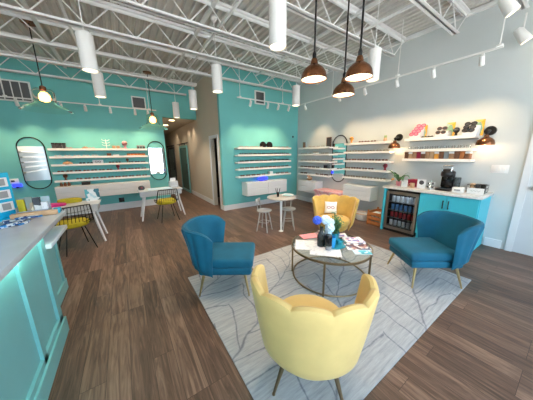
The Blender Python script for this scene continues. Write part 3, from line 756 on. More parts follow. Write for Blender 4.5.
# ------------------------------------------------------------------ coffee counter with fridge
XF = 4.43
cab = thing('coffee_cabinet', 'turquoise two door cabinet under the coffee machine', 'cabinet', (XF, 1.2, 0))
MB().box(.02, XR-XF-.002, -.41, .385, .10, .885).box(.06, XR-XF-.002, -.41, .385, 0, .10).build('cabinet_body', 'turq', cab, smooth=False)
for s_, a, b in ((0, -.40, -.012), (1, -.006, .38)):
    d = MB().box(-.002, .019, a, b, .115, .875, .003, 1)
    for q in ((a, a+.06, .115, .875), (b-.06, b, .115, .875), (a+.06, b-.06, .115, .185), (a+.06, b-.06, .805, .875)): d.box(-.012, -.002, q[0], q[1], q[2], q[3])
    d = d.build('cabinet_door', 'turq', cab, smooth=False)
    hy = -.045 if s_ == 0 else .03
    MB().tube([(-.04, hy, .66), (-.04, hy, .80)], .008, 8).tube([(-.04, hy, .675), (-.01, hy, .675)], .006, 8).tube([(-.04, hy, .785), (-.01, hy, .785)], .006, 8).build('handle', 'black_metal', d)
tag(MB().box(XF-.02, XR-.002, 2.19, 2.23, 0, .885, .002, 1).build('end_panel', 'turq'), 'tall narrow turquoise panel closing the left side of the drinks fridge', 'panel')
tag(MB().box(XF-.045, XR-.002, .765, 2.26, .887, .93, .006).build('worktop', 'worktop_speck'), 'pale speckled worktop over the turquoise cabinet and drinks fridge', 'worktop')
fr = thing('drinks_fridge', 'black glass door drinks fridge with cans, below the worktop', 'fridge', (XF, 1.885, 0))
fb = MB().box(.03, .60, -.285, -.265, .03, .86).box(.03, .60, .265, .285, .03, .86).box(.03, .60, -.265, .265, .03, .07).box(.03, .60, -.265, .265, .82, .86).box(.57, .60, -.265, .265, .07, .82)
fb.build('fridge_body', 'black', fr, smooth=False)
df = MB().box(-.01, .025, -.285, -.24, .06, .84).box(-.01, .025, .24, .285, .06, .84).box(-.01, .025, -.24, .24, .06, .115).box(-.01, .025, -.24, .24, .79, .84).build('fridge_door', 'grey_steel', fr, smooth=False)
MB().box(.002, .010, -.24, .24, .115, .79).build('door_glass', mat('fridge_glass', (.75, .78, .8), .02, trans=1., ior=1.1), df, smooth=False)
MB().box(-.004, .028, -.285, .285, .01, .055).build('kick_grille', 'black', fr, smooth=False)
for z in (.12, .29, .45, .62):
    MB().box(.06, .55, -.26, .26, z-.008, z).build('rack', 'grey', fr, smooth=False)
cans = {}
for j, (z, m, nm) in enumerate(((.12, 'can_white', 'white'), (.29, 'can_red', 'dark red'), (.45, 'can_blue', 'blue'), (.62, 'can_white', 'white'))):
    for k in range(6):
        loc = (XF+.12, 1.885-.20+k*.08, z+.001)
        lb = '%s drink can in the row on the %s rack of the fridge' % (nm, ('bottom', 'second lowest', 'second highest', 'top')[j])
        if j not in cans:
            r = thing('drink_can', lb, 'can', loc, 0, nm+' cans on the %s fridge rack' % ('bottom', 'second lowest', 'second highest', 'top')[j])
            MB().lathe([(.027, 0), (.032, .008), (.032, .105), (.027, .115), (0, .115)], n=18, caps=False).build('can_body', m, r)
            MB().lathe([(.0, .1155), (.025, .1155), (.027, .118), (.0, .1175)], n=18, caps=False).build('can_top', 'chrome', r)
            cans[j] = r
        else: dup(cans[j], loc)
lamp('AREA', (XF+.2, 1.885, .80), .9, col=(.8, .9, 1), size=.3, rot=(0, 0, 0))
WT = .931
# plant in pink pot on the worktop
def leaf(m, base, ang, L, w, rise, droop, n=7):
    prev = None; dirv = Vector((math.cos(ang), math.sin(ang), 0)); sd = Vector((-math.sin(ang), math.cos(ang), 0))
    for k in range(n):
        t = k/(n-1); c = Vector(base)+dirv*(L*t)+Vector((0, 0, rise*math.sin(t*PI*.62)-droop*t*t)); ww = w*math.sin(PI*min(1, t*.92+.08))**.8
        q = [m.bm.verts.new(c-sd*ww), m.bm.verts.new(c+Vector((0, 0, -.12*ww))), m.bm.verts.new(c+sd*ww)]
        if prev:
            for i in range(2): m.bm.faces.new((prev[i], prev[i+1], q[i+1], q[i]))
        prev = q
r = thing('potted_orchid', 'leafy plant in a small pink pot at the left end of the worktop', 'potted plant', (4.68, 2.09, WT))
MB().lathe([(.035, 0), (.05, .09), (.045, .09), (.032, .01)], n=20).build('pot', 'pink', r)
lf = MB()
for k in range(11): leaf(lf, (0, 0, .08), 2*PI*k/11+random.uniform(-.2, .2), random.uniform(.18, .30), .032, random.uniform(.14, .27), random.uniform(.0, .12))
o = lf.build('leaves', 'green', r); md = o.modifiers.new('Solidify', 'SOLIDIFY'); md.thickness = .002
MB().sphere((-.08, .08, .13), .03, (1, 1, .8), 1).sphere((-.03, .12, .11), .024, (1, 1, .8), 1).build('flower', 'orange', r)
frame_pic('small light card in a holder beside the pink pot', 4.58, 1.93, WT, .10, .13, -PI/2, 'white', 'paper')
r = thing('mug', 'pale mug beside the dark red box on the worktop', 'mug', (4.60, 1.80, WT))
MB().lathe([(.0, 0), (.036, 0), (.04, .09), (.036, .09), (.033, .008), (0, .008)], n=20, caps=False).build('mug_body', 'tan', r)
MB().tube([(0, .036, .075), (0, .065, .065), (0, .068, .035), (0, .036, .02)], .006, 6).build('handle', 'tan', r)
case('tea_box', 'dark red box on the worktop behind the fridge', 'red_dark', 'red_dark', 4.80, 1.83, WT, .22, .14, .14, rz=-PI/2)
r = thing('sign_card', 'white card with dark circular picture standing on the worktop', 'sign', (4.62, 1.66, WT), -PI/2)
MB().box(-.07, .07, 0, .006, 0, .17).build('card', 'paper', r, smooth=False)
MB().lathe([(.04, -.003), (.04, -.001)], (0, 0, .11), n=20, axis='y').build('printed_mark', 'charcoal', r)
r = thing('pod_carousel', 'round metal coffee pod rack beside the coffee machine', 'pod rack', (4.65, 1.515, WT))
g = MB().lathe([(.07, 0), (.07, .01), (0, .01)], n=24)
for zz in (.05, .11): g.tube([(.062*math.cos(a), .062*math.sin(a), zz+.01) for a in [2*PI*k/20 for k in range(20)]], .004, 6, closed=True)
g.tube([(0, 0, 0), (0, 0, .17)], .006, 8).build('rack_frame', 'chrome', r)
for k in range(8):
    a = 2*PI*k/8
    for zz in (.03, .095): MB().lathe([(.016, 0), (.021, .03), (.021, .033), (0, .034)], (.042*math.cos(a), .042*math.sin(a), zz), n=10).build('coffee_pod', 'charcoal' if (k % 2) else 'paper', r)
# coffee machine
r = thing('coffee_machine', 'black capsule coffee machine on the worktop', 'coffee machine', (4.74, 1.33, WT))
MB().box(-.14, .14, -.11, .11, 0, .035, .012).build('drip_tray_base', 'black', r)
MB().box(.02, .13, -.09, .09, .034, .34, .03).build('machine_body', 'black_gloss', r)
MB().lathe([(.07, .0), (.09, .02), (.095, .06), (.085, .10), (.06, .135), (0, .145)], (.0, 0, .235), n=28).build('machine_head', 'black', r)
MB().tube([(-.06, -.06, .34), (-.05, -.07, .40), (.0, -.06, .43), (.0, .06, .43), (-.05, .07, .40), (-.06, .06, .34)], .010, 8).build('lever_handle', 'chrome', r)
MB().box(-.10, .0, -.05, .05, .037, .045).build('drip_grid', 'chrome', r)
MB().lathe([(.04, .0), (.045, .22), (.04, .235), (0, .235)], (.07, -.137, .0), n=20).build('water_tank', 'glass_dark', r)
MB().lathe([(.028, 0), (.02, -.05), (0, -.05)], (-.06, 0, .24), n=14).build('spout', 'black', r)
r = thing('cup', 'small white cup box beside the coffee machine', 'cup box', (4.62, 1.12, WT))
MB().box(-.05, .05, -.07, .07, 0, .085, .006).build('box_body', 'white', r)
MB().box(-.054, -.051, -.04, .04, .03, .055).build('printed_mark', 'grey', r)
r = thing('wire_basket', 'dark wire basket holding packets at the right end of the worktop', 'basket', (4.82, .93, WT))
g = MB()
for zz in (.01, .07, .13):
    g.tube([(-.10, -.11, zz), (-.10, .11, zz), (.10, .11, zz), (.10, -.11, zz)], .004, 6, closed=True)
for y in [-.11+.044*k for k in range(6)]: g.tube([(-.10, y, .13), (-.10, y, .01), (.10, y, .01), (.10, y, .13)], .0025, 5)
g.build('basket_wire', 'black_metal', r)
for k in range(3): case('sweetener_box', 'small %s box inside the wire basket' % ('tan', 'dark', 'black')[k], ('tan', 'charcoal', 'black')[k], ('tan', 'charcoal', 'black')[k], 4.82, .99-.065*k, WT+.016, .1, .05, .13)
r = thing('sign_card', 'white rectangular sign with handwritten line in front of the wire basket', 'sign', (4.62, .91, WT), -PI/2)
MB().box(-.10, .10, 0, .012, 0, .095, .003, 1).build('card', 'white', r)
MB().tube([(-.06+.012*k, -.002, .05+.012*math.sin(k*2.1)) for k in range(11)], .0025, 5).build('printed_mark', 'grey', r)
# on the floor left of the fridge: white basket and wooden crate
r = thing('storage_basket', 'low round white basket on the floor beside the wooden crate', 'basket', (4.72, 2.84, 0))
MB().lathe([(0, .004), (.14, .004), (.165, .04), (.17, .16), (.158, .16), (.15, .03), (0, .02)], n=28, caps=False).build('basket_body', 'basket_white', r)
MB().tube([(.165*math.cos(a), .165*math.sin(a), .165) for a in [2*PI*k/28 for k in range(28)]], .009, 6, closed=True).build('basket_rim', 'tan', r)
r = thing('wooden_crate', 'orange brown wooden crate on the floor beside the fridge panel', 'crate', (4.70, 2.42, 0))
g = MB()
for sx in (-.2, .2):
    for sy in (-.15, .15): g.box(sx-.015, sx+.015, sy-.015, sy+.015, 0, .34)
g.build('crate_posts', 'wood_orange', r, smooth=False)
for k, z in enumerate((.03, .13, .23)):
    MB().box(-.218, -.208, -.16, .16, z, z+.07).box(.208, .218, -.16, .16, z, z+.07).box(-.2, .2, -.17, -.16, z, z+.07).box(-.2, .2, .16, .17, z, z+.07).build('crate_slat', 'wood_orange', r, smooth=False)
MB().box(-.2, .2, -.15, .15, .01, .025).build('crate_bottom', 'wood_orange', r, smooth=False)
for k in range(3):
    case('snack_packet', 'grey box standing inside the orange brown crate', 'grey', 'paper', 4.66, 2.32+k*.09, .026, .2, .07, .24, 'box', grp='grey boxes in the crate')
# copper wall sconces
for i, (y, z, lb) in enumerate(((2.36, 1.72, 'copper wall sconce with black ball joint, left of the coffee shelves'), (.96, 1.73, 'copper wall sconce with black ball joint, right of the coffee shelves'))):
    if i == 0:
        r = thing('wall_sconce', lb, 'wall lamp', (XR, y, z), 0, 'copper wall sconces')
        MB().lathe([(.07, -.03), (.075, -.015), (.075, 0)], (0, 0, .20), axis='x').build('wall_plate', 'black', r)
        MB().tube([(-.02, 0, .20), (-.10, 0, .20), (-.17, 0, .16), (-.18, 0, .10)], .016, 10).sphere((-.17, 0, .17), .03).build('arm', 'black', r)
        MB().lathe([(.115, -.03), (.113, .0), (.10, .045), (.07, .075), (.035, .095), (.026, .13), (0, .13)], (-.18, 0, 0), n=32, caps=False).lathe([(.115, -.03), (.11, -.028), (.095, .043), (.06, .07), (0, .08)], (-.18, 0, 0), n=32, caps=False).build('lamp_shade', 'copper', r)
        MB().sphere((-.18, 0, .0), .03).build('bulb', 'lens_warm', r)
        sc = r
    else: dup(sc, (XR, y, z), label=lb)
    lamp('POINT', (XR-.18, y, z-.045), 2.6, col=(1, .66, .34), size=.03)

# ------------------------------------------------------------------ rug
tag(MB().box(.52, 3.48, .555, 2.69, .0005, .012, .004, 1).build('rug', 'rug'), 'large pale grey rug with dark branching vein lines under the seating group', 'rug')
RZ = .0125
# ------------------------------------------------------------------ blue chairs
def shell(inner_z, outer_z, path, th, ns, chan=0., nchan=0, amax=1., nt=8, roll=0.):
    """path(a, t) -> (x, y) plan of the outer face at angle a and height share t; top(a) -> z of the rim"""
    m = MB(); bm = m.bm; rings = []
    for i in range(ns+1):
        u = i/ns*2-1; a = u*amax
        e = max(.0, 1-abs(u)**14)**.5*.92+.08
        ctr = Vector((0, 0))
        pts = []
        topz = path.top(a)
        def nrm(a_, t):
            p0 = Vector(path.plan(a_-.02, t)); p1 = Vector(path.plan(a_+.02, t)); d = (p1-p0).normalized()
            return Vector((d.y, -d.x))   # outward
        for k in range(nt+1):
            t = k/nt; z = outer_z+(topz-outer_z)*t
            p = Vector(path.plan(a, t)); n = nrm(a, t)
            p = p-n*(1-e)*th*.5
            pts.append((p.x, p.y, z))
        pt = Vector(path.plan(a, 1)); n = nrm(a, 1); th1 = th*e
        base = pt-n*(1-e)*th*.5
        for q in (.25, .5, .75):
            ang = PI*q; c = base-n*th1/2
            w = c+n*math.cos(ang)*th1/2
            pts.append((w.x, w.y, topz+math.sin(ang)*th1*.5))
        for k in range(nt, -1, -1):
            t = k/nt; z = inner_z+(topz-inner_z)*t
            tt = (z-outer_z)/(topz-outer_z)
            p = Vector(path.plan(a, tt)); n = nrm(a, tt)
            ch = chan*(1-abs(math.sin(a*nchan/2)) if nchan else 0)
            p = p-n*(th*e+(1-e)*th*.5)-n*(-ch)
            pts.append((p.x, p.y, z))
        rings.append([bm.verts.new(p) for p in pts])
    K = len(rings[0])
    for A, B in zip(rings, rings[1:]):
        for j in range(K): bm.faces.new((A[j], A[(j+1) % K], B[(j+1) % K], B[j]))
    bm.faces.new(rings[0][::-1]); bm.faces.new(rings[-1])
    return m
class BluePath:
    def plan(s, a, t):
        q = t**1.5
        ry = .262+.048*q; rx = .205+.150*q; xc = -.115+.045*q
        c, s_ = math.cos(a), math.sin(a)
        ex = .74
        return (xc-rx*(abs(c)**ex)*(1 if c > 0 else -1), ry*(abs(s_)**ex)*(1 if s_ > 0 else -1))
    def top(s, a):
        return .775-.02*(abs(a)/1.57)**2-.07*(abs(a)/1.57)**12
def leg(bm, x0, y0, x1, y1, zt, rt, rb):
    bm.tube([(x0, y0, zt), (x1, y1, .004)], [rt, rb], 12).lathe([(rb+.002, 0), (rb+.002, .006)], (x1, y1, 0), n=12)
    return bm
def blue_chair():
    r = thing('accent_chair', '', 'armchair', (0, 0, RZ), 0, 'blue velvet wing back chairs')
    m = MB().box(-.29, .315, -.262, .262, .235, .335, .035, 4)
    m.build('seat_base', 'blue_velvet', r)
    MB().box(-.25, .335, -.266, .266, .320, .435, .042, 5).build('seat_cushion', 'blue_velvet', r)
    shell(.34, .238, BluePath(), .07, 60, .014, 18, 1.57, 10).build('backrest', 'blue_velvet', r)
    for sx, sy in ((1, 1), (1, -1), (-1, 1), (-1, -1)):
        leg(MB(), sx*.235, sy*.215, sx*.285, sy*.28, .250, .018, .009).build('leg', 'brass', r)
    return r
b1 = blue_chair(); b1['label'] = 'blue velvet chair on the left of the rug, seen from its side'
b1.location = (.93, 2.29, RZ); b1.rotation_euler = (0, 0, math.radians(-34))
dup(b1, (3.08, .965, RZ), math.radians(144), 'dark blue velvet chair on the right of the rug, in front of the turquoise cabinet')

# ------------------------------------------------------------------ scalloped chairs
class ShellPath:
    N = 7; AM = 1.98
    def plan(s, a, t):
        q = t**.8
        ry = .255+.105*q; rx = .245+.050*q
        return (-.0-rx*math.cos(a)*(1+.0*q), ry*math.sin(a))
    def top(s, a):
        f = abs(math.sin((a/s.AM+1)/2*s.N*PI))
        return .730+.028*f**.7
def scallop_chair(m, label, loc, rz):
    r = thing('scallop_chair', label, 'armchair', loc, rz, 'scalloped shell back chairs')
    MB().lathe([(.0, .20), (.225, .20), (.25, .225), (.26, .30), (.0, .30)], n=40, caps=False).build('seat_base', m, r)
    MB().lathe([(.0, .285), (.25, .285), (.275, .32), (.28, .37), (.265, .41), (.20, .43), (0, .435)], (.04, 0, 0), n=40, caps=False).build('seat_cushion', m, r)
    shell(.30, .20, ShellPath(), .06, 112, .0, 0, ShellPath.AM, 10).build('backrest', m, r)
    for a in (40, 140, 220, 320):
        a = math.radians(a+(5 if a in (40, 220) else -5)); leg(MB(), .22*math.cos(a), .22*math.sin(a), .32*math.cos(a), .32*math.sin(a), .235, .019, .009).build('leg', 'brass_dark', r)
    return r
scallop_chair('yellow_velvet', 'pale yellow chair with scalloped back, nearest and seen from behind', (.965, .91, RZ), math.radians(45))
scallop_chair('gold_velvet', 'golden yellow chair with scalloped back facing the camera behind the round table', (3.17, 2.47, RZ), math.radians(222))
# pillow with glasses mark on the gold chair
r = thing('throw_pillow', 'white pillow with red eyeglasses drawing on the golden chair', 'pillow', (3.17, 2.47, RZ), math.radians(222))
g = MB(); bm2 = bmesh.new(); bmesh.ops.create_grid(bm2, x_segments=10, y_segments=10, size=.5)
top = MB(); nn = 10; vs = {}
for sgn in (-1, 1):
    for i in range(nn+1):
        for j in range(nn+1):
            u, v = i/nn*2-1, j/nn*2-1
            t = .045*((1-u**4)*(1-v**4))**.5
            key = (i, j, sgn) if t > 1e-6 else (i, j, 0)
            if key not in vs: vs[key] = top.bm.verts.new((sgn*t, u*.115*(1-.05*(1-v*v)), .115*v*(1-.05*(1-u*u))))
    for i in range(nn):
        for j in range(nn):
            f = [vs.get((a, b, sgn), vs.get((a, b, 0))) for a, b in ((i, j), (i+1, j), (i+1, j+1), (i, j+1))]
            if len(set(f)) >= 3: 
                try: top.bm.faces.new(f)
                except ValueError: pass
bm2.free()
PM = T(-.17, -.06, .555) @ Matrix.Rotation(math.radians(-14), 4, 'Y')
top.xf(PM).build('pillow_body', 'white', r)
g = MB()
for q in (-1, 1): g.tube([(.045, q*.036+.028*math.cos(a), .0+.023*math.sin(a)) for a in [2*PI*k/14 for k in range(14)]], .005, 6, closed=True)
g.tube([(.047, -.008, .004), (.047, .008, .004)], .004, 6)
g.xf(PM).build('printed_mark', 'red_dark', r)

# ------------------------------------------------------------------ coffee table
CT = (2.10, 1.67)
r = thing('coffee_table', 'round glass coffee table with dark brass frame in the middle of the rug', 'coffee table', (*CT, RZ))
R_ = .49; zt = .42
MB().lathe([(R_-.002, zt-.012), (R_+.012, zt-.012), (R_+.012, zt+.012), (R_-.002, zt+.012), (R_-.002, zt-.012)], n=72, caps=False).build('tabletop_rim', 'brass_dark', r)
MB().lathe([(0, zt), (R_-.003, zt), (R_-.003, zt+.012), (0, zt+.012)], n=72, caps=False).build('glass_top', mat('table_glass', (.86, .93, .92), .02, trans=1., ior=1.2), r)
MB().tube([((R_-.02)*math.cos(a), (R_-.02)*math.sin(a), .012) for a in [2*PI*k/72 for k in range(72)]], .010, 8, closed=True).build('base_ring', 'brass_dark', r)
for a in (-70, 20, 135, 213):
    a = math.radians(a); q = R_-.005
    MB().box(-.011, .011, -.011, .011, .002, zt-.013).xf(T(q*math.cos(a), q*math.sin(a), 0) @ Rz(a)).build('leg', 'brass_dark', r, smooth=False)
TZ = RZ+zt+.0125+.001
def flat(name, label, cat, m, x, y, w, d, h, rz, lift=0., grp=None):
    return tag(MB().box(-w/2, w/2, -d/2, d/2, 0, h).build(name, m, loc=(x, y, TZ+lift), rz=rz, smooth=False), label, cat, grp)
flat('newspaper', 'open newspaper page at the left edge of the glass table', 'newspaper', 'news', 1.87, 1.80, .38, .30, .003, -.75)
flat('newspaper', 'folded newspaper page at the front of the glass table under the grey cup', 'newspaper', 'news', 1.90, 1.58, .29, .36, .003, .75, .0035)
flat('pink_leaflet', 'pink leaflet at the back left of the glass table', 'leaflet', 'pink', 2.08, 2.03, .25, .16, .003, -.3)
def magazine(label, m, x, y, w, d, rz, lift=0.):
    r = thing('magazine', label, 'magazine', (x, y, TZ+lift), rz)
    MB().box(-w/2, w/2, -d/2, d/2, 0, .006).build('pages', 'paper', r, smooth=False)
    MB().box(-w/2, w/2, -d/2, d/2, .0062, .0075).build('cover', m, r, smooth=False)
magazine('magazine with brown and white photo cover, front right of the glass table', 'mag_a', 2.30, 1.42, .21, .28, .9, .0086)
magazine('second photo cover magazine beside the brown one on the glass table', 'mag_b', 2.42, 1.55, .18, .24, 1.05, .0172)
magazine('teal leaflet under the front right magazines', 'mag_c', 2.22, 1.30, .12, .20, .9, .0)
magazine('magazine with violet cover at the right back of the glass table', 'mag_b', 2.45, 1.80, .15, .20, .9)
magazine('white and pink magazine beside the potted plant on the glass table', 'mag_a', 2.31, 1.99, .15, .18, .3)
tr = thing('round_tray', 'round blue glass tray under the vases on the table', 'tray', (2.12, 1.64, TZ+.0072))
MB().lathe([(0, 0), (.155, 0), (.16, .006), (.16, .02), (.153, .02), (.152, .008), (0, .008)], n=40, caps=False).build('tray_body', 'glass_teal', tr)
TT = TZ+.0165
def vase(name, label, m, x, y, z, prof, cat='vase'):
    return tag(MB().lathe(prof, n=28, caps=False).build(name, m, loc=(x, y, z)), label, cat)
vase('black_vase', 'tall dark glass bottle on the newspapers beside the blue flowers', 'glass_dark', 1.955, 1.70, TZ+.008, [(0, 0), (.045, 0), (.05, .02), (.05, .13), (.035, .165), (.022, .19), (.022, .25), (.018, .25), (.018, .19), (.03, .16), (.044, .13), (.044, .01), (0, .01)], 'bottle')
vase('black_canister', 'black cylindrical canister in front of the tall bottle', 'black_gloss', 1.945, 1.575, TZ+.062, [(0, 0), (.04, 0), (.042, .005), (.042, .12), (.036, .135), (0, .138)], 'canister')
vase('grey_cup', 'grey metal cup under the black canister on the newspaper', 'grey', 1.945, 1.575, TZ+.008, [(0, 0), (.034, 0), (.042, .05), (.039, .052), (0, .052)], 'cup')
vase('blue_tumbler', 'bright blue glass tumbler on the round tray', 'glass_blue', 2.03, 1.60, TT, [(0, 0), (.046, 0), (.054, .13), (.050, .13), (.043, .008), (0, .008)], 'glass')
vase('teal_cup', 'small teal glass cup at the edge of the round tray', 'glass_teal', 2.165, 1.585, TT, [(0, 0), (.035, 0), (.044, .06), (.040, .06), (.032, .008), (0, .008)], 'glass')
# bouquet of pale and blue fabric flowers
r = thing('flower_vase', 'vase holding pale blue and deep blue blooms at the centre of the table', 'flower vase', (2.09, 1.735, TT))
MB().lathe([(0, 0), (.032, 0), (.04, .05), (.03, .12), (.022, .15), (.026, .17), (.022, .17), (.017, .15), (.025, .12), (.03, .05), (.026, .008), (0, .008)], n=24, caps=False).build('vase_body', 'petal_pale', r)
def bloom(c, R, m, seed):
    random.seed(seed); g = MB()
    for k in range(26):
        th = math.acos(1-2*(k+.5)/26); ph = PI*(1+5**.5)*k
        d = Vector((math.sin(th)*math.cos(ph), math.sin(th)*math.sin(ph), math.cos(th)))
        g.sphere(Vector(c)+d*R*.62, R*.42, (1, 1, 1), 1)
    return g.build('flower', m, r)
for c, R, m, sd in (((-.14, .04, .31), .060, 'petal_blue', 1), ((-.04, -.01, .31), .066, 'petal_pale', 2), ((.04, -.03, .27), .05, 'petal_pale', 3), ((-.01, -.06, .21), .065, 'petal_pale', 4), ((-.015, -.05, .135), .04, 'petal_pale', 5)):
    bloom(c, R, m, sd)
g = MB()
for c in ((-.13, .02, .26), (-.04, -.01, .26), (.04, -.03, .24), (0, -.04, .18)): g.tube([(0, 0, .10), (c[0]*.4, c[1]*.4, .19), c], .004, 6)
g.build('stems', 'green', r)
# bushy potted plant
r = thing('potted_plant', 'bushy dark green plant in a teal pot on the glass table', 'potted plant', (2.31, 1.77, TZ+.0005))
MB().lathe([(0, 0), (.05, 0), (.062, .085), (.056, .085), (.048, .01), (0, .01)], n=24, caps=False).build('pot', 'glass_teal', r)
random.seed(5)
MB().lathe([(0, .07), (.055, .07)], n=20, caps=False).build('soil', 'brown', r)
lf = MB(); stm = MB()
for k in range(16):
    a = random.uniform(0, 2*PI); rr = random.uniform(.0, .095); hh = random.uniform(.18, .35)
    tip = Vector((rr*1.2*math.cos(a), rr*1.2*math.sin(a), hh)); stm.tube([(rr*.3*math.cos(a), rr*.3*math.sin(a), .07), tip], .003, 5)
    for q in range(8):
        t = .25+.75*q/7; b = Vector((0, 0, .07)).lerp(tip, t); leaf(lf, b, random.uniform(0, 2*PI), random.uniform(.04, .07), .015, .02, .02, 5)
stm.build('stems', 'green', r); o = lf.build('leaves', 'green', r); md = o.modifiers.new('Solidify', 'SOLIDIFY'); md.thickness = .0015

# ------------------------------------------------------------------ small round table and stools
r = thing('bistro_table', 'small round pale table with a central leg before the smaller teal wall', 'table', (2.60, 3.36, 0))
MB().lathe([(0, .715), (.26, .715), (.29, .725), (.29, .74), (.28, .745), (0, .745)], n=48, caps=False).build('tabletop', 'table_top', r)
MB().tube([(0, 0, .72), (0, 0, .012)], [.028, .017], 16).lathe([(.10, .70), (.10, .714)], n=24).build('pedestal', 'white', r)
MB().lathe([(0, 0), (.05, 0), (.05, .006), (.02, .014), (0, .014)], n=24, caps=False).build('foot', 'white', r)
def stool(x, y, rz, label, first=[None]):
    if first[0] is None:
        r = thing('stool_chair', label, 'chair', (x, y, 0), rz, 'small grey chairs at the round table')
        MB().lathe([(0, .43), (.14, .43), (.155, .44), (.155, .455), (.14, .462), (0, .46)], n=32, caps=False).build('seat', 'grey_paint', r)
        for a in (45, 135, 225, 315):
            a = math.radians(a)
            MB().tube([(.09*math.cos(a), .09*math.sin(a), .435), (.175*math.cos(a), .175*math.sin(a), .0)], [.014, .010], 10)  .build('leg', 'grey_paint', r)
        MB().tube([(.132*math.cos(a), .132*math.sin(a), .2) for a in [PI/4+PI/2*k for k in range(4)]], .006, 6, closed=True).build('stretcher', 'grey_paint', r)
        MB().tube([(-.12, -.06, .45), (-.15, -.07, .68)], .009, 8).tube([(-.12, .06, .45), (-.15, .07, .68)], .009, 8).build('back_posts', 'grey_paint', r)
        MB().box(-.16, -.142, -.10, .10, .60, .69, .006).build('backrest', 'grey_paint', r)
        first[0] = r
    else: dup(first[0], (x, y, 0), rz, label)
stool(2.34, 3.60, math.radians(-60+0), 'small grey chair with round seat on the left of the round table')
stool(2.83, 3.40, math.radians(-125), 'small grey chair with round seat on the right of the round table')
r = thing('pen_holder', 'small dark glass holding pens on the round table', 'pen holder', (2.55, 3.40, .746))
MB().lathe([(0, 0), (.025, 0), (.028, .09), (.025, .09), (.022, .006), (0, .006)], n=16, caps=False).build('holder_cup', 'glass_dark', r)
for k in range(5):
    a = 2*PI*k/5; MB().tube([(.008*math.cos(a), .008*math.sin(a), .01), (.05*math.cos(a), .05*math.sin(a), .17)], .005, 6).build('pen', 'charcoal', r)
r = thing('serving_tray', 'white oval tray with teal mat on the round table', 'tray', (2.77, 3.36, .746))
MB().lathe([(0, 0), (.10, 0), (.13, .02), (.125, .022), (.10, .006), (0, .006)], n=32, caps=False).build('tray_body', 'white', r)
MB().lathe([(0, .0065), (.098, .0065), (.098, .010), (0, .010)], n=32, caps=False).build('tray_mat', 'turq_counter', r)

# ------------------------------------------------------------------ white desks
def desk(x0, x1, y0, y1, label):
    r = thing('white_desk', label, 'desk', ((x0+x1)/2, (y0+y1)/2, 0), 0, 'white desks with slanted legs')
    w, d = (x1-x0)/2, (y1-y0)/2
    MB().box(-w, w, -d, d, .715, .745, .004, 1).build('desktop', 'desk_grey', r)
    MB().box(-w+.03, w-.03, -d+.02, d-.02, .60, .713).build('apron', 'desk_grey', r, smooth=False)
    MB().box(-.25, .25, -d+.012, -d+.019, .615, .70).build('drawer', 'desk_grey', r, smooth=False)
    for sx in (-1, 1):
        for sy in (-1, 1):
            MB().tube([(sx*(w-.12), sy*(d-.08), .60), (sx*(w+.0), sy*(d-.01), .0)], [.026, .018], 4).build('leg', 'white_gloss', r, smooth=False)
    return r
desk(-1.50, -.47, 4.90, 5.42, 'white desk in the left foreground half hidden by the counter')
desk(.22, 1.24, 5.90, 6.42, 'white desk further back beside the hall opening')
def mesh_chair(x, y, rz, label, first=[None]):
    if first[0] is None:
        r = thing('wire_chair', label, 'chair', (x, y, 0), rz, 'black wire chairs with yellow cushions')
        # wire bucket shell
        g = MB(); nu, nv = 11, 8
        def W(u, v):   # u across -1..1, v 0 seat front .. 1 back top
            w = .23+.02*math.sin(PI*v)
            if v < .5: t = v/.5; return Vector((.21-.38*t, u*w, .44-.03*math.sin(PI*t)+.07*abs(u)**2.5))
            t = (v-.5)/.5; return Vector((-.17-.09*t, u*w*(1-.1*t), .44+.36*t+.07*abs(u)**2.5*(1-t)))
        for i in range(nu): g.tube([W(i/(nu-1)*2-1, j/16) for j in range(17)], .0045, 5)
        for j in range(nv): g.tube([W(i/10*2-1, j/(nv-1)) for i in range(11)], .0045, 5)
        g.build('wire_shell', 'black_metal', r)
        rim = [W(-1, j/16) for j in range(17)]+[W(i/10*2-1, 1) for i in range(1, 10)]+[W(1, 1-j/16) for j in range(17)]+[W(1-i/10*2, 0) for i in range(1, 10)]
        MB().tube(rim, .011, 6, closed=True).build('rim_rod', 'black_metal', r)
        MB().lathe([(0, .425), (.21, .428), (.23, .45), (.225, .50), (.17, .53), (0, .535)], (.01, 0, 0), n=28, caps=False).build('seat_cushion', 'cushion_yellow', r)
        for sx, sy in ((1, 1), (1, -1), (-1, 1), (-1, -1)):
            MB().tube([(sx*.12-.02, sy*.12, .41), (sx*.23-.02, sy*.21, 0)], .008, 8).build('leg', 'black_metal', r)
        first[0] = r
        return r
    return dup(first[0], (x, y, 0), rz, label)
mesh_chair(-.86, 4.78, math.radians(112), 'black wire chair with yellow cushion at the front of the left desk, seen from behind')
mesh_chair(.78, 5.72, math.radians(95), 'black wire chair with yellow cushion at the desk beside the hall opening')
# things on the left desk
r = thing('table_mirror', 'small standing display with teal triangle pattern on the left desk', 'display', (-.58, 5.30, .746), .1)
MB().box(-.11, .11, -.004, .010, .0, .23, .003, 1).build('display_panel', 'teal_print', r)
MB().box(-.10, .10, -.06, .06, 0, .008).build('display_foot', 'white', r, smooth=False)
def pad(label, m, x, y, sx, sy, h, z=.746, grp=None, rz=0):
    r = thing('seat_pad', label, 'cushion', (x, y, z), rz)
    MB().lathe([(0, 0), (.93, 0), (1, .35), (.96, .75), (.7, .95), (0, 1)], n=32, caps=False).xf(Matrix.Diagonal((sx, sy, h, 1))).build('cushion_body', m, r)
    MB().tube([(sx*.985*math.cos(a), sy*.985*math.sin(a), h*.4) for a in [2*PI*k/32 for k in range(32)]], .004, 6, closed=True).build('piping', m, r)
pad('magenta oval cushion pad lying on the left desk', 'magenta', -1.14, 5.10, .20, .12, .05)
pad('yellow oval cushion pad lying on the left desk behind the magenta one', 'cushion_yellow', -.93, 5.33, .18, .075, .09)
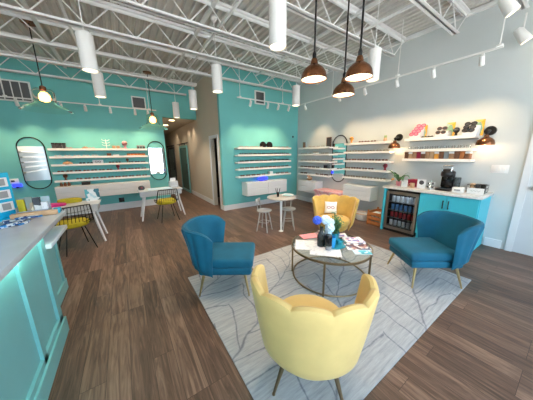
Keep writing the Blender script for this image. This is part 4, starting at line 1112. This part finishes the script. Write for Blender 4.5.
# things on the far desk
r = thing('telephone', 'dark round desk phone on the far desk', 'phone', (.31, 6.25, .746))
MB().lathe([(.06, 0), (.075, .02), (.07, .07), (.04, .10), (0, .105)], n=24).build('phone_body', 'charcoal', r)
MB().sphere((0, -.06, .055), .025, sub=1).build('phone_dial', 'red_dark', r)
tag(MB().box(-.28, .28, -.16, .16, 0, .012).build('desk_mat', 'petal_pale', loc=(.72, 6.12, .746), rz=0, smooth=False), 'pale blue mat lying on the far desk', 'desk mat')
r = thing('printer', 'small pale box shaped printer at the right end of the far desk', 'printer', (1.08, 6.24, .746))
MB().box(-.11, .11, -.09, .09, 0, .17, .012).build('printer_body', 'desk_grey', r)
MB().box(-.08, .08, -.12, -.091, .03, .04).build('paper_tray', 'white', r)
MB().box(-.07, .07, .02, .035, .17, .25).build('paper_sheet', 'paper', r)

# ------------------------------------------------------------------ reception counter
XC = -.66
r = thing('reception_counter', 'turquoise panelled reception counter in the left foreground with pale top', 'counter', (0, 0, 0))
MB().box(XC-.55, XC, -1.2, 2.44, .0, .965).build('counter_body', 'turq_counter', r, smooth=False)
f = MB()
for y0, y1 in ((2.35, 2.44), (1.90, 1.96), (.95, 1.01), (0, .06), (-.9, -.84)): f.box(XC, XC+.02, y0, y1, .15, .965)
f.box(XC, XC+.02, -1.2, 2.44, .15, .20)
f.build('panel_moulding', 'turq_counter', r, smooth=False)
MB().box(XC, XC+.035, -1.2, 2.455, 0, .15, .004, 1).box(XC-.5, XC+.035, 2.441, 2.46, 0, .15).build('kickboard', 'turq_counter', r)
MB().box(XC-.60, XC+.07, -1.25, 3.08, .985, 1.03, .006).build('countertop', 'worktop', r)
MB().box(XC+.005, XC+.02, -1.15, 2.40, .967, .978).build('light_strip', 'led_mint', r, smooth=False)
# lower end section
MB().box(XC-.55, XC-.13, 2.465, 3.34, 0, .815).build('end_section', 'turq_counter', r, smooth=False)
MB().box(XC-.13, XC-.11, 2.465, 3.36, 0, .13).box(XC-.13, XC-.115, 3.28, 3.34, .13, .815).build('end_kickboard', 'turq_counter', r, smooth=False)
MB().box(XC-.55, XC+.05, 2.465, 3.12, .82, .86, .005).build('lower_shelf', 'worktop', r)
MB().box(XC-.50, XC-.46, 2.50, 3.05, .86, .984).build('support_panel', 'turq_counter', r, smooth=False)
lamp('AREA', (XC+.045, 1.9, .962), .2, col=(.55, 1, .72), size=.3, rot=(0, math.radians(-8), 0)).data.size = .05
for y in (2.2, 1.6, 1.0, .4):
    l = lamp('AREA', (XC+.04, y, .962), 1.5, col=(.60, 1, .78), rot=(0, math.radians(-12), 0)); l.data.shape = 'RECTANGLE'; l.data.size = .03; l.data.size_y = .5; l.data.energy = .45
# counter-top things
KZ = 1.031
r = thing('acrylic_display_stand', 'tall bright blue sign stand with three small grey square pictures at the left edge', 'sign stand', (-.995, 2.96, KZ), math.radians(60))
MB().box(-.30, .13, 0, .012, .0, .43, .005).build('sign_panel', 'acrylic_blue', r)
MB().box(-.28, .11, -.05, .10, 0, .012).build('stand_foot', 'acrylic_blue', r, smooth=False)
for k in range(3):
    z = .07+k*.115
    MB().box(-.02, .10, -.006, -.001, z, z+.085).build('picture_tile', 'paper', r, smooth=False)
    MB().box(.005, .075, -.008, -.0062, z+.012, z+.073).build('picture_inset', 'grey', r, smooth=False)
random.seed(11)
for i in range(6):
    c = tag(MB().prism([(.09*math.cos(a)*(1+.12*math.sin(3*a)), .035*math.sin(a)) for a in [2*PI*k/18 for k in range(18)]], 0, .010).build('lens_cloth', 'cloth_blue', loc=(-.90+.05*(i % 3), 2.60+.14*(i//3)+.05*(i % 3), KZ+.001+.0115*(i % 2)), rz=.6+.5*i),
        'blue patterned lens cloth in the pile before the blue sign stand', 'cloth', 'blue cloths on the counter')
# tan tray with brochure holder
r = thing('wooden_tray', 'long tan wooden block in front of the clear brochure tray', 'tray', (-.74, 2.93, KZ), -1.50)
MB().box(-.03, .03, -.20, .12, 0, .045, .004, 1).build('tray_body', 'tan', r)
r = thing('brochure_tray', 'clear and blue tray full of brochures on the counter', 'brochure tray', (-.79, 3.03, KZ), 0)
D('clear_plastic', (.75, .86, .93), .1, trans=.6, ior=1.2)
MB().box(-.13, .10, -.05, .045, 0, .010).box(-.13, .10, -.05, -.044, .010, .05).box(-.13, .10, .039, .045, .010, .17).box(-.13, -.124, -.044, .039, .010, .09).box(.094, .10, -.044, .039, .010, .06).build('tray_body', 'clear_plastic', r, smooth=False)
for x_, m, nm, w_, h in ((-.095, 'cushion_yellow', 'yellow', .05, .15), (-.04, 'brochure_mix', 'brown and white', .05, .17), (.015, 'brochure_dark', 'dark', .05, .16), (.065, 'news', 'white printed', .045, .11)):
    tag(MB().box(-w_/2, w_/2, -.012, .012, 0, h).build('brochure', m, loc=(-.79+x_, 3.03, KZ+.011), rz=0, smooth=False), nm+' brochures standing in the clear tray on the counter', 'brochure')
tag(MB().box(-.03, .03, -.06, .06, 0, .045, .008).build('tissue_box', 'acrylic_blue', loc=(-.64, 3.0, KZ), rz=0), 'small bright blue box at the far corner of the counter', 'box')
r = thing('led_sign', 'small glowing blue light behind the brochures below the first mirror', 'sign', (-2.24, YB-.03, .86))
MB().box(-.08, .08, -.02, .02, .03, .10, .01).build('sign_face', 'led_blue', r)
MB().box(-.02, .02, -.02, .029, .0, .03).build('sign_base', 'black', r)

# ------------------------------------------------------------------ world, camera
w = bpy.data.worlds.new('World'); S.world = w; w.use_nodes = True
nt = w.node_tree; bg = nt.nodes['Background']
tc = nt.nodes.new('ShaderNodeTexCoord'); sp = nt.nodes.new('ShaderNodeSeparateXYZ'); cr = nt.nodes.new('ShaderNodeValToRGB')
nt.links.new(tc.outputs['Generated'], sp.inputs[0])
mr = nt.nodes.new('ShaderNodeMapRange'); mr.inputs[1].default_value = -1; mr.inputs[2].default_value = 1
nt.links.new(sp.outputs[2], mr.inputs[0]); nt.links.new(mr.outputs[0], cr.inputs['Fac'])
e = cr.color_ramp.elements; e[0].position = .45; e[0].color = (1.0, 1.0, .97, 1); e[1].position = .52; e[1].color = (.74, .88, 1.0, 1)
e2 = e.new(.9); e2.color = (.45, .70, 1.0, 1)
nt.links.new(cr.outputs['Color'], bg.inputs['Color']); bg.inputs['Strength'].default_value = 3.9

cam = bpy.data.cameras.new('Camera'); co = bpy.data.objects.new('Camera', cam); C.objects.link(co); S.camera = co
cam.sensor_fit = 'HORIZONTAL'; cam.sensor_width = 36; cam.lens = 211.0*36/533; cam.clip_start = .02
def nv(v): return Vector(v).normalized()
Yc = nv((-144.5, -44, 211)); Xc = Vector((323.5, -50, 211)); Xc = (Xc-Yc*Xc.dot(Yc)).normalized(); Zc = Xc.cross(Yc)
if Zc.y > 0: Zc = -Zc
# rows: world axes in camera frame (x right, y down, z forward)
right = Vector((Xc.x, Yc.x, Zc.x)); down = Vector((Xc.y, Yc.y, Zc.y)); fwd = Vector((Xc.z, Yc.z, Zc.z))
mw = Matrix(((right.x, -down.x, -fwd.x, 0), (right.y, -down.y, -fwd.y, 0), (right.z, -down.z, -fwd.z, 1.6), (0, 0, 0, 1)))
co.matrix_world = mw

S.view_settings.view_transform = 'Standard'; S.view_settings.look = 'None'; S.view_settings.gamma = 1; S.view_settings.use_curve_mapping = False
S.view_settings.exposure = 0.48
S.cycles.max_bounces = 8; S.cycles.diffuse_bounces = 5; S.cycles.transmission_bounces = 8; S.cycles.sample_clamp_indirect = 4
S.cycles.use_denoising = True
